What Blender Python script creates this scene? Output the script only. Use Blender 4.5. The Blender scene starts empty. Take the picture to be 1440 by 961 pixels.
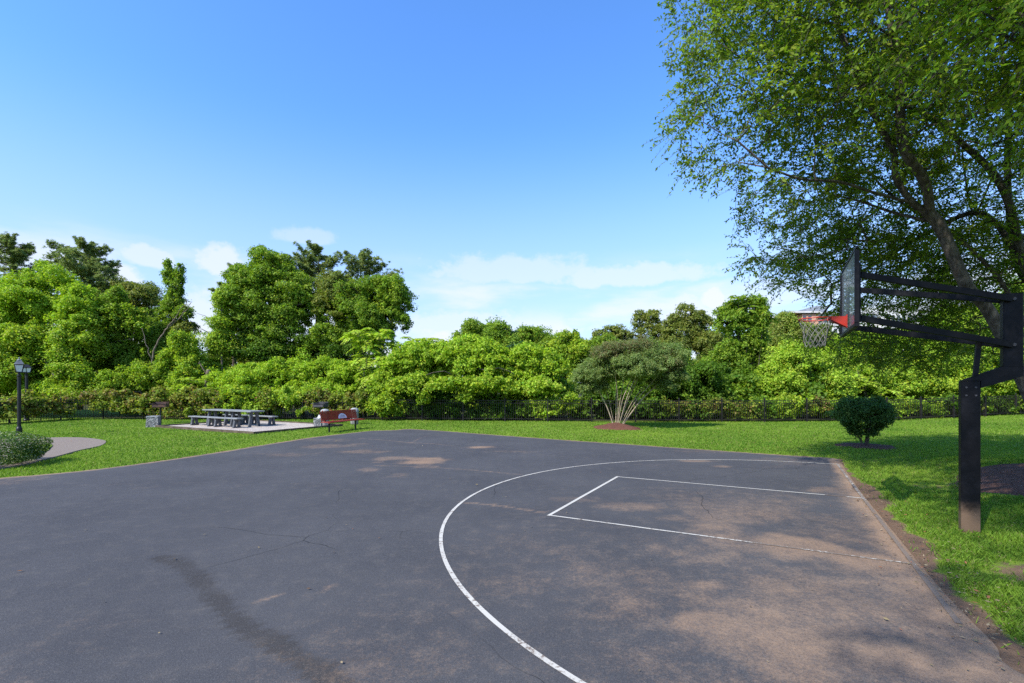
import bpy, math, random
import numpy as np
from mathutils import Vector, Matrix
R = math.radians
sc = bpy.context.scene
COL = sc.collection

# ------------------------------------------------------------------ camera, world, sun, exposure
F, CX, HY, CAMZ = 698.0, 720.0, 543.0, 1.99        # survey of the photograph: focal length (px), centre, horizon, eye height (m)
cam = bpy.data.cameras.new('camera')
cam.sensor_width = 36.0; cam.lens = 36.0 * F / 1440.0
cam.shift_y = (HY - 480.5) / 1440.0
cam.clip_start = 0.05; cam.clip_end = 6000
co = bpy.data.objects.new('camera', cam); COL.objects.link(co)
co.location = (0, 0, CAMZ); co.rotation_euler = (R(90), 0, 0)
sc.camera = co

SUN_EL = R(45); SUN_DIR = Vector((-0.74, -0.67, 0)).normalized()      # where the sun stands
sun_vec = Vector((SUN_DIR.x * math.cos(SUN_EL), SUN_DIR.y * math.cos(SUN_EL), math.sin(SUN_EL)))
sl = bpy.data.lights.new('sun', 'SUN'); sl.energy = 3.7; sl.angle = R(0.55); sl.color = (1.0, 0.95, 0.86)
so = bpy.data.objects.new('sun', sl); COL.objects.link(so)
so.rotation_euler = sun_vec.to_track_quat('Z', 'Y').to_euler()

w = bpy.data.worlds.new('World'); sc.world = w; w.use_nodes = True
nt = w.node_tree; nt.nodes.clear()
def wn(t, **k):
    n = nt.nodes.new(t)
    for a, b in k.items(): setattr(n, a, b)
    return n
def wl(a, b): nt.links.new(a, b)
def wmath(op, a, b=None, c=None, clamp=False):
    n = wn('ShaderNodeMath', operation=op, use_clamp=clamp)
    for i, v in enumerate((a, b, c)):
        if v is None: continue
        if isinstance(v, (int, float)): n.inputs[i].default_value = v
        else: wl(v, n.inputs[i])
    return n.outputs[0]
def wstep(v, lo, hi, a=0.0, b=1.0):
    n = wn('ShaderNodeMapRange', interpolation_type='SMOOTHSTEP')
    wl(v, n.inputs[0])
    for i, x in enumerate((lo, hi, a, b)): n.inputs[i + 1].default_value = x
    return n.outputs[0]
sky = wn('ShaderNodeTexSky', sky_type='NISHITA')
sky.sun_disc = False; sky.sun_elevation = SUN_EL
sky.sun_rotation = math.atan2(SUN_DIR.x, SUN_DIR.y) % (2 * math.pi)
sky.air_density = 1.0; sky.dust_density = 0.6; sky.ozone_density = 2.0; sky.altitude = 60
hs = wn('ShaderNodeHueSaturation'); hs.inputs['Saturation'].default_value = 1.12; hs.inputs['Value'].default_value = 1.0
wl(sky.outputs[0], hs.inputs['Color'])
tint = wn('ShaderNodeMix', data_type='RGBA', blend_type='MULTIPLY'); tint.inputs[0].default_value = 1.0; wl(hs.outputs[0], tint.inputs[6]); tint.inputs[7].default_value = (0.93, 1.27, 1.68, 1)
tc = wn('ShaderNodeTexCoord'); sep = wn('ShaderNodeSeparateXYZ'); wl(tc.outputs['Generated'], sep.inputs[0])
AZ = wmath('ARCTAN2', sep.outputs[0], sep.outputs[1]); EL = wmath('ARCSINE', sep.outputs[2])
def wnoise(sx, sy, detail=6, rough=0.6, off=0.0):
    cb = wn('ShaderNodeCombineXYZ')
    wl(wmath('MULTIPLY', AZ, sx), cb.inputs[0]); wl(wmath('MULTIPLY', EL, sy), cb.inputs[1]); cb.inputs[2].default_value = off
    n = wn('ShaderNodeTexNoise'); n.inputs['Scale'].default_value = 1.0
    n.inputs['Detail'].default_value = detail; n.inputs['Roughness'].default_value = rough
    wl(cb.outputs[0], n.inputs['Vector']); return n.outputs['Fac']
wisp = wmath('MULTIPLY', wstep(wnoise(4.5, 17, 7, 0.55, 3.1), 0.40, 0.68), wmath('MULTIPLY', wstep(EL, 0.02, 0.07), wstep(EL, 0.17, 0.27, 1.0, 0.0)))
wisp = wmath('MULTIPLY', wisp, 0.72)
low = wmath('MULTIPLY', wstep(wnoise(7, 14, 6, 0.6, 9.0), 0.38, 0.62), wstep(EL, 0.10, 0.17, 1.0, 0.0))
low = wmath('MULTIPLY', low, 0.9)
cov = wmath('MAXIMUM', wisp, low)
pale = wn('ShaderNodeMix', data_type='RGBA'); wl(wstep(EL, 0.05, 0.50, 0.72, 0.0), pale.inputs[0]); wl(tint.outputs[2], pale.inputs[6]); pale.inputs[7].default_value = (2.95, 3.42, 4.65, 1)
fine = wnoise(26, 34, 5, 0.62, 1.7)
def puff(px, py, rx, ry, amp):
    a0 = math.atan((px - CX) / F); e0 = math.atan((HY - py) / F * math.cos(a0))
    ra = rx / F * math.cos(a0) ** 2; re = ry / F * math.cos(a0)
    u = wmath('DIVIDE', wmath('SUBTRACT', AZ, a0), ra); v = wmath('DIVIDE', wmath('SUBTRACT', EL, e0), re)
    v = wmath('MULTIPLY', v, wstep(v, -0.15, 0.0, 1.9, 1.0))                     # flatter below
    r = wmath('SQRT', wmath('ADD', wmath('MULTIPLY', u, u), wmath('MULTIPLY', v, v)))
    r = wmath('ADD', r, wmath('MULTIPLY', wmath('SUBTRACT', fine, 0.5), 1.5))
    return wmath('MULTIPLY', wstep(r, 0.62, 1.15, 1.0, 0.0), amp)
for p in ((215, 366, 46, 22, .55), (308, 372, 42, 28, .66), (172, 392, 36, 22, .7), (430, 336, 46, 16, .3), (300, 462, 60, 60, .6),
          (1003, 424, 22, 20, .85), (968, 452, 46, 40, .7), (1240, 452, 80, 30, .85), (1330, 440, 60, 26, .7), (890, 392, 130, 22, .5), (720, 385, 120, 28, .42), (660, 470, 130, 36, .5)):
    cov = wmath('MAXIMUM', cov, puff(*p))
mx = wn('ShaderNodeMix', data_type='RGBA'); wl(cov, mx.inputs[0]); wl(pale.outputs[2], mx.inputs[6]); mx.inputs[7].default_value = (4.5, 4.6, 4.75, 1)
bg = wn('ShaderNodeBackground'); bg.inputs[1].default_value = 0.117; wl(mx.outputs[2], bg.inputs[0])
wo = wn('ShaderNodeOutputWorld'); wl(bg.outputs[0], wo.inputs[0])

sc.view_settings.view_transform = 'Standard'; sc.view_settings.look = 'None'
sc.view_settings.exposure = 0.9; sc.view_settings.gamma = 1.0; sc.view_settings.use_curve_mapping = False
sc.render.engine = 'CYCLES'
cy = sc.cycles
cy.max_bounces = 7; cy.diffuse_bounces = 3; cy.glossy_bounces = 2; cy.transmission_bounces = 4; cy.transparent_max_bounces = 8
cy.use_denoising = False; cy.denoiser = 'OPENIMAGEDENOISE'; cy.denoising_prefilter = 'ACCURATE'
cy.caustics_reflective = False; cy.caustics_refractive = False

# ------------------------------------------------------------------ helpers: survey
def G(px, py, z=0.0):
    """ground point surveyed at a pixel of the photograph"""
    d = F * (CAMZ - z) / (py - HY); return np.array([(px - CX) * d / F, d, z])
def PX(px, py, d): return np.array([(px - CX) * d / F, d, CAMZ + (HY - py) * d / F])
UX = np.array([0.8817, -0.4718]); UY = np.array([0.4718, 0.8817]); C0 = np.array([5.384, 7.093])
def CT(X, Y, z=0.0):
    p = C0 + UX * X + UY * Y; return np.array([p[0], p[1], z])
def smooth(x, a, b):
    t = np.clip((x - a) / (b - a), 0, 1); return t * t * (3 - 2 * t)
def hgt(x, y):
    x = np.asarray(x, float); y = np.asarray(y, float)
    X = (x - C0[0]) * UX[0] + (y - C0[1]) * UX[1]
    return 0.42 * np.exp(-((x - 10.9) ** 2 + (y - 9.6) ** 2) / (2 * 2.3 ** 2)) * smooth(X, 0.9, 2.6) + 0.28 * smooth(X, 2, 15) * smooth(y, 2, 12)
def hash2(ix, iy, seed):
    h = (ix.astype(np.int64) * 374761393 + iy.astype(np.int64) * 668265263 + seed * 1274126177) & 0x7fffffff
    h = ((h ^ (h >> 13)) * 1274126177) & 0x7fffffff
    return ((h ^ (h >> 16)) & 0xffff) / 65535.0
def vnoise(x, y, seed=0):
    ix = np.floor(x); iy = np.floor(y); fx = x - ix; fy = y - iy
    fx = fx * fx * (3 - 2 * fx); fy = fy * fy * (3 - 2 * fy)
    a = hash2(ix, iy, seed); b = hash2(ix + 1, iy, seed); c = hash2(ix, iy + 1, seed); d = hash2(ix + 1, iy + 1, seed)
    return (a * (1 - fx) + b * fx) * (1 - fy) + (c * (1 - fx) + d * fx) * fy
def fbm(x, y, seed=0, oct=4):
    s = 0; a = 0.5; t = 0
    for i in range(oct):
        s = s + a * vnoise(x * 2 ** i, y * 2 ** i, seed + i); t += a; a *= 0.55
    return s / t
def poly_sd(P, poly):
    """signed distance to a polygon, negative inside"""
    P = np.asarray(P)[:, :2]; poly = np.asarray(poly)[:, :2]
    d = np.full(len(P), 1e9); ins = np.zeros(len(P), bool); n = len(poly)
    for i in range(n):
        a = poly[i]; b = poly[(i + 1) % n]; e = b - a; v = P - a
        t = np.clip((v @ e) / max(e @ e, 1e-9), 0, 1)
        d = np.minimum(d, np.hypot(*(v - t[:, None] * e).T))
        c = ((a[1] > P[:, 1]) != (b[1] > P[:, 1]))
        with np.errstate(divide='ignore', invalid='ignore'):
            xi = a[0] + (P[:, 1] - a[1]) / (b[1] - a[1] if b[1] != a[1] else 1e-9) * e[0]
        ins ^= c & (P[:, 0] < xi)
    return np.where(ins, -d, d)
def spline(pts, n=8):
    """Catmull-Rom through open points"""
    P = [np.asarray(p, float) for p in pts]; P = [2 * P[0] - P[1]] + P + [2 * P[-1] - P[-2]]; out = []
    for i in range(1, len(P) - 2):
        for k in range(n):
            t = k / n; a, b, c, d = P[i - 1:i + 3]
            out.append(0.5 * ((2 * b) + (c - a) * t + (2 * a - 5 * b + 4 * c - d) * t * t + (3 * b - a - 3 * c + d) * t ** 3))
    out.append(P[-2]); return np.array(out)

# ------------------------------------------------------------------ helpers: objects
def tag(o, label=None, cat=None, group=None, kind=None):
    if label: o['label'] = label
    if cat: o['category'] = cat
    if group: o['group'] = group
    if kind: o['kind'] = kind
    return o
def empty(name, loc=(0, 0, 0), rz=0.0):
    o = bpy.data.objects.new(name, None); COL.objects.link(o); o.location = loc; o.rotation_euler = (0, 0, rz)
    o.empty_display_size = 0.2; return o
def link(name, me, mats, parent=None):
    o = bpy.data.objects.new(name, me); COL.objects.link(o)
    for m in (mats if isinstance(mats, (list, tuple)) else [mats]): me.materials.append(m)
    if parent is not None: o.parent = parent
    return o
def copy_tree(o, parent=None):
    c = o.copy(); COL.objects.link(c)
    if parent is not None: c.parent = parent
    for ch in list(o.children): copy_tree(ch, c)
    return c
def quads_mesh(name, V, col=None, k=4):
    """V (n,k,3): n separate faces of k corners, col (n,3)"""
    n = len(V); me = bpy.data.meshes.new(name)
    me.vertices.add(n * k); me.vertices.foreach_set('co', np.ascontiguousarray(V, np.float32).ravel())
    me.loops.add(n * k); me.loops.foreach_set('vertex_index', np.arange(n * k, dtype=np.int32))
    me.polygons.add(n); me.polygons.foreach_set('loop_start', np.arange(0, n * k, k, dtype=np.int32))
    me.update(calc_edges=True)
    if col is not None:
        a = me.attributes.new('col', 'FLOAT_COLOR', 'FACE')
        a.data.foreach_set('color', np.ascontiguousarray(np.c_[col, np.ones(n)], np.float32).ravel())
    return me
class MB:
    def __init__(s): s.v = []; s.f = []; s.n = 0
    def add(s, v, f):
        s.v.append(np.asarray(v, float)); s.f += [tuple(int(i) + s.n for i in q) for q in f]; s.n += len(v); return s
    def box(s, c, size, M=None, ch=0.0):
        """box with chamfered vertical and horizontal edges when ch > 0"""
        x, y, z = [k / 2 for k in size]
        if ch <= 0:
            v = np.array([(a * x, b * y, g * z) for g in (-1, 1) for b in (-1, 1) for a in (-1, 1)])
            f = [(0, 2, 3, 1), (4, 5, 7, 6), (0, 1, 5, 4), (2, 6, 7, 3), (0, 4, 6, 2), (1, 3, 7, 5)]
        else:
            ring = lambda X, Y, k: [(X - k, -Y), (X, -Y + k), (X, Y - k), (X - k, Y), (-X + k, Y), (-X, Y - k), (-X, -Y + k), (-X + k, -Y)]
            v = []
            for zz, ins in ((-z, ch), (-z + ch, 0), (z - ch, 0), (z, ch)):
                v += [(a, b, zz) for a, b in ring(x - ins, y - ins, ch)]
            v = np.array(v); f = [tuple(range(7, -1, -1)), tuple(range(24, 32))]
            for r in range(3):
                for i in range(8): j = (i + 1) % 8; f.append((r * 8 + i, r * 8 + j, r * 8 + 8 + j, r * 8 + 8 + i))
        if M is not None: v = v @ np.asarray(M).T
        return s.add(v + np.asarray(c, float), f)
    def beam(s, a, b, wd, ht, up=(0, 0, 1), ch=0.0):
        a = np.asarray(a, float); b = np.asarray(b, float); d = b - a; L = np.linalg.norm(d); d /= L
        u = np.asarray(up, float); sd = np.cross(u, d); sd /= np.linalg.norm(sd); u = np.cross(d, sd)
        return s.box((a + b) / 2, (L, wd, ht), np.c_[d, sd, u], ch)
    def tube(s, pts, rad, sides=8, cap=True):
        P = np.asarray(pts, float); n = len(P); r = np.broadcast_to(np.asarray(rad, float), (n,))
        T = np.gradient(P, axis=0); T /= np.linalg.norm(T, axis=1)[:, None] + 1e-12
        ref = np.array([0, 0, 1.]) if abs(T[0][2]) < 0.9 else np.array([1., 0, 0])
        v = []; A = np.cross(T[0], ref); A /= np.linalg.norm(A)
        for i in range(n):
            A = A - T[i] * (A @ T[i]); A /= np.linalg.norm(A) + 1e-12; B = np.cross(T[i], A)
            for k in range(sides):
                t = 2 * math.pi * k / sides; v.append(P[i] + r[i] * (A * math.cos(t) + B * math.sin(t)))
        f = [(i * sides + k, i * sides + (k + 1) % sides, (i + 1) * sides + (k + 1) % sides, (i + 1) * sides + k) for i in range(n - 1) for k in range(sides)]
        if cap: f += [tuple(range(sides - 1, -1, -1)), tuple(range((n - 1) * sides, n * sides))]
        return s.add(v, f)
    def lathe(s, prof, c=(0, 0, 0), sides=24):
        v = []; n = len(prof)
        for r, z in prof:
            for k in range(sides): t = 2 * math.pi * k / sides; v.append((c[0] + r * math.cos(t), c[1] + r * math.sin(t), c[2] + z))
        f = [(i * sides + k, i * sides + (k + 1) % sides, (i + 1) * sides + (k + 1) % sides, (i + 1) * sides + k) for i in range(n - 1) for k in range(sides)]
        f += [tuple(range(sides - 1, -1, -1)), tuple(range((n - 1) * sides, n * sides))]
        return s.add(v, f)
    def prism(s, poly, z0, z1):
        n = len(poly); v = [(p[0], p[1], z0) for p in poly] + [(p[0], p[1], z1) for p in poly]
        return s.add(v, [tuple(range(n - 1, -1, -1)), tuple(range(n, 2 * n))] + [(i, (i + 1) % n, n + (i + 1) % n, n + i) for i in range(n)])
    def build(s, name, mat, parent=None, smooth=False):
        me = bpy.data.meshes.new(name); me.from_pydata(np.concatenate(s.v).tolist(), [], s.f); me.update()
        if smooth: me.polygons.foreach_set('use_smooth', [True] * len(me.polygons))
        return link(name, me, mat, parent)

# ------------------------------------------------------------------ materials
def new_mat(name):
    m = bpy.data.materials.new(name); m.use_nodes = True; t = m.node_tree; t.nodes.clear()
    out = t.nodes.new('ShaderNodeOutputMaterial'); return m, t, out
class NT:
    def __init__(s, name): s.m, s.t, s.out = new_mat(name)
    def n(s, ty, **k):
        n = s.t.nodes.new(ty)
        for a, b in k.items():
            if a.startswith('_'):
                continue
            setattr(n, a, b)
        return n
    def l(s, a, b): s.t.links.new(a, b)
    def val(s, sock, v):
        if isinstance(v, (int, float)): sock.default_value = v
        elif isinstance(v, tuple): sock.default_value = v if len(v) == 4 or len(v) == len(sock.default_value) else (*v, 1)
        else: s.l(v, sock)
    def math(s, op, a, b=None, clamp=False):
        n = s.n('ShaderNodeMath', operation=op, use_clamp=clamp); s.val(n.inputs[0], a)
        if b is not None: s.val(n.inputs[1], b)
        return n.outputs[0]
    def step(s, v, lo, hi, a=0.0, b=1.0):
        n = s.n('ShaderNodeMapRange', interpolation_type='SMOOTHSTEP'); s.l(v, n.inputs[0])
        for i, x in enumerate((lo, hi, a, b)): n.inputs[i + 1].default_value = x
        return n.outputs[0]
    def pos(s): return s.n('ShaderNodeNewGeometry').outputs['Position']
    def objco(s): return s.n('ShaderNodeTexCoord').outputs['Object']
    def noise(s, vec, scale, detail=4, rough=0.55, stretch=None):
        if stretch:
            mp = s.n('ShaderNodeMapping'); mp.inputs['Scale'].default_value = stretch; s.l(vec, mp.inputs[0]); vec = mp.outputs[0]
        n = s.n('ShaderNodeTexNoise'); n.inputs['Scale'].default_value = scale; n.inputs['Detail'].default_value = detail; n.inputs['Roughness'].default_value = rough
        s.l(vec, n.inputs['Vector']); return n.outputs['Fac']
    def mix(s, f, a, b):
        n = s.n('ShaderNodeMix', data_type='RGBA'); s.val(n.inputs[0], f); s.val(n.inputs[6], a); s.val(n.inputs[7], b); return n.outputs[2]
    def attr(s, name, fac=True):
        n = s.n('ShaderNodeAttribute', attribute_name=name); return n.outputs['Fac' if fac else 'Color']
    def bump(s, h, strength=0.4, dist=0.02):
        n = s.n('ShaderNodeBump'); n.inputs['Strength'].default_value = strength; n.inputs['Distance'].default_value = dist; s.l(h, n.inputs['Height']); return n.outputs[0]
    def done(s, color, rough=0.8, spec=0.3, metal=0.0, normal=None):
        p = s.n('ShaderNodeBsdfPrincipled'); s.val(p.inputs['Base Color'], color); s.val(p.inputs['Roughness'], rough)
        p.inputs['Specular IOR Level'].default_value = spec; p.inputs['Metallic'].default_value = metal
        if normal is not None: s.l(normal, p.inputs['Normal'])
        s.l(p.outputs[0], s.out.inputs[0]); return s.m
def weathered(name, c1, c2, scale=6, rough=0.6, spec=0.3, bump=0.15, metal=0.0, stretch=None, detail=5, lo=.35, hi=.7):
    s = NT(name); f = s.step(s.noise(s.objco(), scale, detail, 0.6, stretch), lo, hi)
    return s.done(s.mix(f, c1, c2), rough, spec, metal, s.bump(s.noise(s.objco(), scale * 6, 4, .6, stretch), bump, 0.01))
def leaf_mat(name, trans=0.34, rough=0.5, spec=0.25, gain=(1.25, 1.35, 0.7)):
    s = NT(name); c = s.attr('col', False)
    p = s.n('ShaderNodeBsdfPrincipled'); s.l(c, p.inputs['Base Color']); p.inputs['Roughness'].default_value = rough; p.inputs['Specular IOR Level'].default_value = spec
    mul = s.n('ShaderNodeMix', data_type='RGBA', blend_type='MULTIPLY'); mul.inputs[0].default_value = 1; s.l(c, mul.inputs[6]); mul.inputs[7].default_value = (*gain, 1)
    t = s.n('ShaderNodeBsdfTranslucent'); s.l(mul.outputs[2], t.inputs[0])
    m = s.n('ShaderNodeMixShader'); m.inputs[0].default_value = trans; s.l(p.outputs[0], m.inputs[1]); s.l(t.outputs[0], m.inputs[2]); s.l(m.outputs[0], s.out.inputs[0])
    return s.m
LEAF = leaf_mat('leaf', .42, .50, .16, (1.3, 1.4, .6)); NEEDLE = leaf_mat('needle', 0.28, 0.6, 0.2); GRASS = leaf_mat('grass_blade', 0.38, 0.6, 0.15)
BARK = weathered('bark_brown', (.055, .042, .032), (.13, .11, .09), 5, .9, .1, .8, stretch=(3, 3, .7))
BARKG = weathered('bark_grey', (.050, .043, .037), (.135, .118, .10), 7, .9, .1, .7, stretch=(2, 2, .8))
STEMPALE = weathered('stem_pale', (.25, .195, .135), (.42, .35, .26), 8, .9, .1, .4, stretch=(3, 3, 1))
DEADWOOD = weathered('dead_wood', (.11, .085, .065), (.22, .18, .145), 6, .9, .1, .5, stretch=(3, 3, .6))
BLACKM = weathered('black_metal', (.006, .006, .008), (.014, .014, .017), 9, .45, .4, .1)
FENCEM = weathered('black_fence_paint', (.010, .009, .009), (.022, .020, .019), 5, .5, .3, .05)
REDM = weathered('red_coated_metal', (.24, .026, .022), (.34, .050, .036), 4, .34, .5, .05)
RIMRED = weathered('rim_red', (.40, .028, .015), (.30, .03, .02), 8, .4, .4, .05)
TABLEG = weathered('grey_recycled_plank', (.16, .17, .17), (.27, .28, .275), 3, .6, .35, .2, stretch=(1, 12, 12))
TABLED = weathered('dark_grey_leg', (.065, .072, .08), (.12, .125, .13), 6, .65, .3, .2)
CONC = weathered('rough_concrete', (.13, .13, .13), (.36, .35, .33), 11, .9, .15, .9, detail=8)
CONCL = weathered('pale_concrete', (.24, .25, .245), (.36, .36, .345), 8, .85, .2, .4)
WHITEP = weathered('white_plate', (.62, .61, .60), (.80, .79, .77), 9, .5, .4, .05)
PLASTIC = weathered('white_plastic_bag', (.75, .75, .76), (.85, .85, .85), 9, .4, .4, .3)
RUSTY = weathered('rusted_steel', (.035, .028, .028), (.15, .075, .05), 7, .75, .3, .4)
GRILLM = weathered('grill_steel', (.03, .03, .035), (.06, .058, .06), 9, .6, .4, .3)
TIMBER = weathered('timber_edging', (.07, .055, .04), (.14, .11, .08), 3, .9, .1, .4)
NETM = weathered('net_cord', (.13, .125, .11), (.24, .23, .21), 20, .9, .1, .2)
PANE = weathered('frosted_pane', (.60, .62, .63), (.74, .75, .75), 5, .25, .5, .0)
ROOFP = weathered('smoked_roof_pane', (.10, .105, .11), (.22, .22, .22), 6, .3, .5, .0)
def pole_mat():
    s = NT('black_pole_paint'); o = s.n('ShaderNodeSeparateXYZ'); s.l(s.objco(), o.inputs[0])
    nz = s.noise(s.objco(), 9, 5, .6); h = s.math('ADD', o.outputs[2], s.math('MULTIPLY', nz, -.28))
    rust = s.step(h, .02, .28, 1.0, 0.0)                                    # mud splashed and rust at the foot
    c = s.mix(s.step(nz, .4, .7), (.0030, .0030, .0045, 1), (.0065, .0065, .009, 1)); c = s.mix(s.math('MULTIPLY', rust, .8), c, (.16, .105, .07, 1))
    return s.done(c, .46, .16, 0, s.bump(s.noise(s.objco(), 60, 3, .6), .12, .01))
POLEM = pole_mat()
def glass_mat():
    s = NT('backboard_acrylic'); tr = s.n('ShaderNodeBsdfTransparent'); tr.inputs[0].default_value = (.88, .93, .93, 1)
    gl = s.n('ShaderNodeBsdfGlossy'); gl.inputs['Roughness'].default_value = .05; gl.inputs[0].default_value = (.9, .93, .95, 1)
    df = s.n('ShaderNodeBsdfDiffuse'); df.inputs[0].default_value = (.85, .88, .90, 1)
    a = s.n('ShaderNodeMixShader'); a.inputs[0].default_value = .12; s.l(tr.outputs[0], a.inputs[1]); s.l(df.outputs[0], a.inputs[2])
    fr = s.n('ShaderNodeFresnel'); fr.inputs[0].default_value = 1.5
    b = s.n('ShaderNodeMixShader'); s.l(s.math('MULTIPLY', fr.outputs[0], .28), b.inputs[0]); s.l(a.outputs[0], b.inputs[1]); s.l(gl.outputs[0], b.inputs[2]); s.l(b.outputs[0], s.out.inputs[0])
    return s.m
GLASS = glass_mat()
def asphalt_mat():
    s = NT('asphalt'); p = s.pos(); big = s.noise(p, .55, 5, .55); mid = s.noise(p, 4.5, 7, .68); agg = s.noise(p, 120, 2, .75); agg2 = s.noise(p, 38, 3, .65)
    c = s.mix(s.step(big, .3, .72), (.053, .053, .057, 1), (.070, .069, .072, 1)); c = s.mix(s.math('MULTIPLY', s.step(mid, .45, .75), .45), c, (.105, .096, .087, 1))
    tar = s.attr('tar'); c = s.mix(s.math('MULTIPLY', s.step(s.math('ADD', tar, s.math('MULTIPLY', s.math('SUBTRACT', agg2, .5), .9)), .35, .95), .55), c, (.030, .025, .020, 1))
    soil_sun = s.attr('soil_sun'); f = s.step(s.math('ADD', soil_sun, s.math('ADD', s.math('MULTIPLY', s.math('SUBTRACT', agg2, .5), .9), s.math('MULTIPLY', s.math('SUBTRACT', mid, .5), .8))), .14, 1.15)
    c = s.mix(s.math('MULTIPLY', f, .85), c, s.mix(big, (.245, .150, .090, 1), (.360, .245, .158, 1)))
    c = s.mix(s.math('MULTIPLY', s.step(agg, .55, .70), .5), c, (.19, .18, .168, 1)); c = s.mix(s.math('MULTIPLY', s.step(agg, .46, .32), .6), c, (.022, .022, .025, 1))
    cr = s.n('ShaderNodeTexVoronoi', feature='DISTANCE_TO_EDGE'); cr.inputs['Scale'].default_value = .23
    wv = s.n('ShaderNodeMix', data_type='RGBA', blend_type='ADD'); wv.inputs[0].default_value = .35; s.l(p, wv.inputs[6])
    nn = s.n('ShaderNodeTexNoise'); nn.inputs['Scale'].default_value = 1.3; nn.inputs['Detail'].default_value = 6; s.l(p, nn.inputs[0]); s.l(nn.outputs['Color'], wv.inputs[7]); s.l(wv.outputs[2], cr.inputs['Vector'])
    crack = s.math('MULTIPLY', s.step(cr.outputs['Distance'], .0006, .0026, 1.0, 0.0), s.step(s.noise(p, .4, 2, .5), .50, .60))
    c = s.mix(s.math('MULTIPLY', crack, .6), c, (.018, .018, .018, 1))
    return s.done(c, .88, .16, 0, s.bump(s.math('ADD', agg, s.math('MULTIPLY', crack, -1.0)), .55, .006))
ASPHALT = asphalt_mat()
def paint_mat(name, worn):
    s = NT(name); p = s.pos(); a = s.noise(p, 24, 6, .7); b = s.noise(p, 2.0, 3, .5)
    w_ = s.attr('worn'); f = s.step(s.math('ADD', s.math('ADD', a, s.math('MULTIPLY', b, .35)), s.math('MULTIPLY', w_, .55)), .76, .92)
    c = s.mix(s.noise(p, 1.5, 3, .5), (.40, .375, .325, 1), (.55, .52, .455, 1)); c = s.mix(f, c, (.17, .13, .10, 1))
    return s.done(c, .7, .3, 0, s.bump(s.noise(p, 95, 3, .7), .35, .005))
PAINT = paint_mat('court_paint', 0)
def lawn_mat():
    s = NT('lawn_ground'); p = s.pos(); a = s.noise(p, .6, 4, .55); b = s.noise(p, 9, 5, .65); fine = s.noise(p, 60, 3, .7)
    g = s.mix(s.step(a, .3, .7), (.11, .175, .018, 1), (.18, .25, .030, 1)); g = s.mix(s.math('MULTIPLY', s.step(b, .45, .75), .5), g, (.05, .11, .014, 1))
    d = s.mix(b, (.105, .064, .040, 1), (.20, .130, .085, 1)); d = s.mix(s.math('MULTIPLY', s.step(fine, .6, .75), .5), d, (.30, .23, .165, 1))
    dirt = s.attr('dirt'); f = s.step(s.math('ADD', dirt, s.math('MULTIPLY', s.math('SUBTRACT', b, .5), .8)), .35, .62)
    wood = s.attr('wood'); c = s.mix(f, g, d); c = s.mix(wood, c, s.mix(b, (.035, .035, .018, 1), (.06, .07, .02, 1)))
    return s.done(c, .95, .1, 0, s.bump(s.math('ADD', fine, b), .6, .03))
LAWN = lawn_mat()
def speckle(name, a, b, c, scale, bump=.8, rough=.95):
    s = NT(name); p = s.pos(); v = s.n('ShaderNodeTexVoronoi'); v.inputs['Scale'].default_value = scale; s.l(p, v.inputs['Vector'])
    sp = s.n('ShaderNodeSeparateColor'); s.l(v.outputs['Color'], sp.inputs[0])
    k = s.mix(sp.outputs[0], a, b); k = s.mix(s.step(s.noise(p, 1.6, 4, .6), .45, .75), k, c)
    return s.done(k, rough, .15, 0, s.bump(v.outputs['Distance'], bump, .03))
GRAVEL = speckle('pale_gravel', (.28, .235, .195, 1), (.54, .475, .41, 1), (.40, .335, .28, 1), 17)
MULCH = speckle('red_brown_mulch', (.085, .036, .024, 1), (.19, .085, .055, 1), (.11, .05, .035, 1), 30)
MULCHD = speckle('dark_mulch', (.080, .042, .032, 1), (.165, .090, .065, 1), (.11, .06, .044, 1), 34)
PATHM = speckle('path_asphalt', (.175, .140, .112, 1), (.25, .205, .165, 1), (.21, .17, .14, 1), 70, .3, .9)
BRICK = weathered('orange_brick', (.56, .30, .19), (.64, .36, .24), .6, .9, .1, .1)
PALEW = weathered('pale_facade', (.55, .53, .50), (.66, .64, .62), .4, .8, .2, .05)
GREYW = weathered('grey_penthouse', (.20, .22, .25), (.28, .30, .33), .5, .7, .3, .05)
WINDOWM = weathered('dark_window', (.05, .06, .08), (.10, .12, .15), .3, .15, .6, .0)
# ------------------------------------------------------------------ the setting: lawn, asphalt, path, pads
LEFT = [G(556, 605), G(520, 606.3), G(480, 610.5), G(440, 615), G(400, 621), G(350, 629), G(300, 637), G(225, 648), G(150, 658), G(75, 666), G(0, 672)]
lp = spline(LEFT, 6)
lp = np.vstack([lp, [[-11.6, 8.5, 0], [-13.2, 5, 0], [-15.5, 0, 0], [-18, -14, 0]]])
FARE = spline([G(556, 605), G(575, 603.6), G(620, 606), G(700, 612), G(840, 622), G(1000, 633), G(1120, 641), G(1176, 644.5)], 5)
RIGHT = spline([G(1180, 646), G(1199, 675), G(1220, 703), G(1240, 727), G(1277, 772), G(1310, 812), G(1345, 850), G(1400, 905), G(1437, 945), np.array([3.9, 2.4, 0]), np.array([4.6, 0, 0]), np.array([5.5, -5, 0]), np.array([6, -14, 0])], 5)
ASPH = np.vstack([lp[::-1][:-1], FARE, RIGHT])          # closed outline of the paved court
PATHP = np.vstack([spline([G(-120, 640), G(0, 619), G(60, 616.5), G(110, 616.0), G(140, 618.8), G(149, 622), G(140, 628), G(112, 634), G(70, 645), G(-10, 661), np.array([-14, 9.5, 0])], 6),
                   np.array([[-22, 9, 0], [-24, 13, 0]])])
NOTCH = np.array([G(20, 640), G(50, 629), G(66, 625), G(74, 628), G(68, 635), G(48, 644)])
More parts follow.
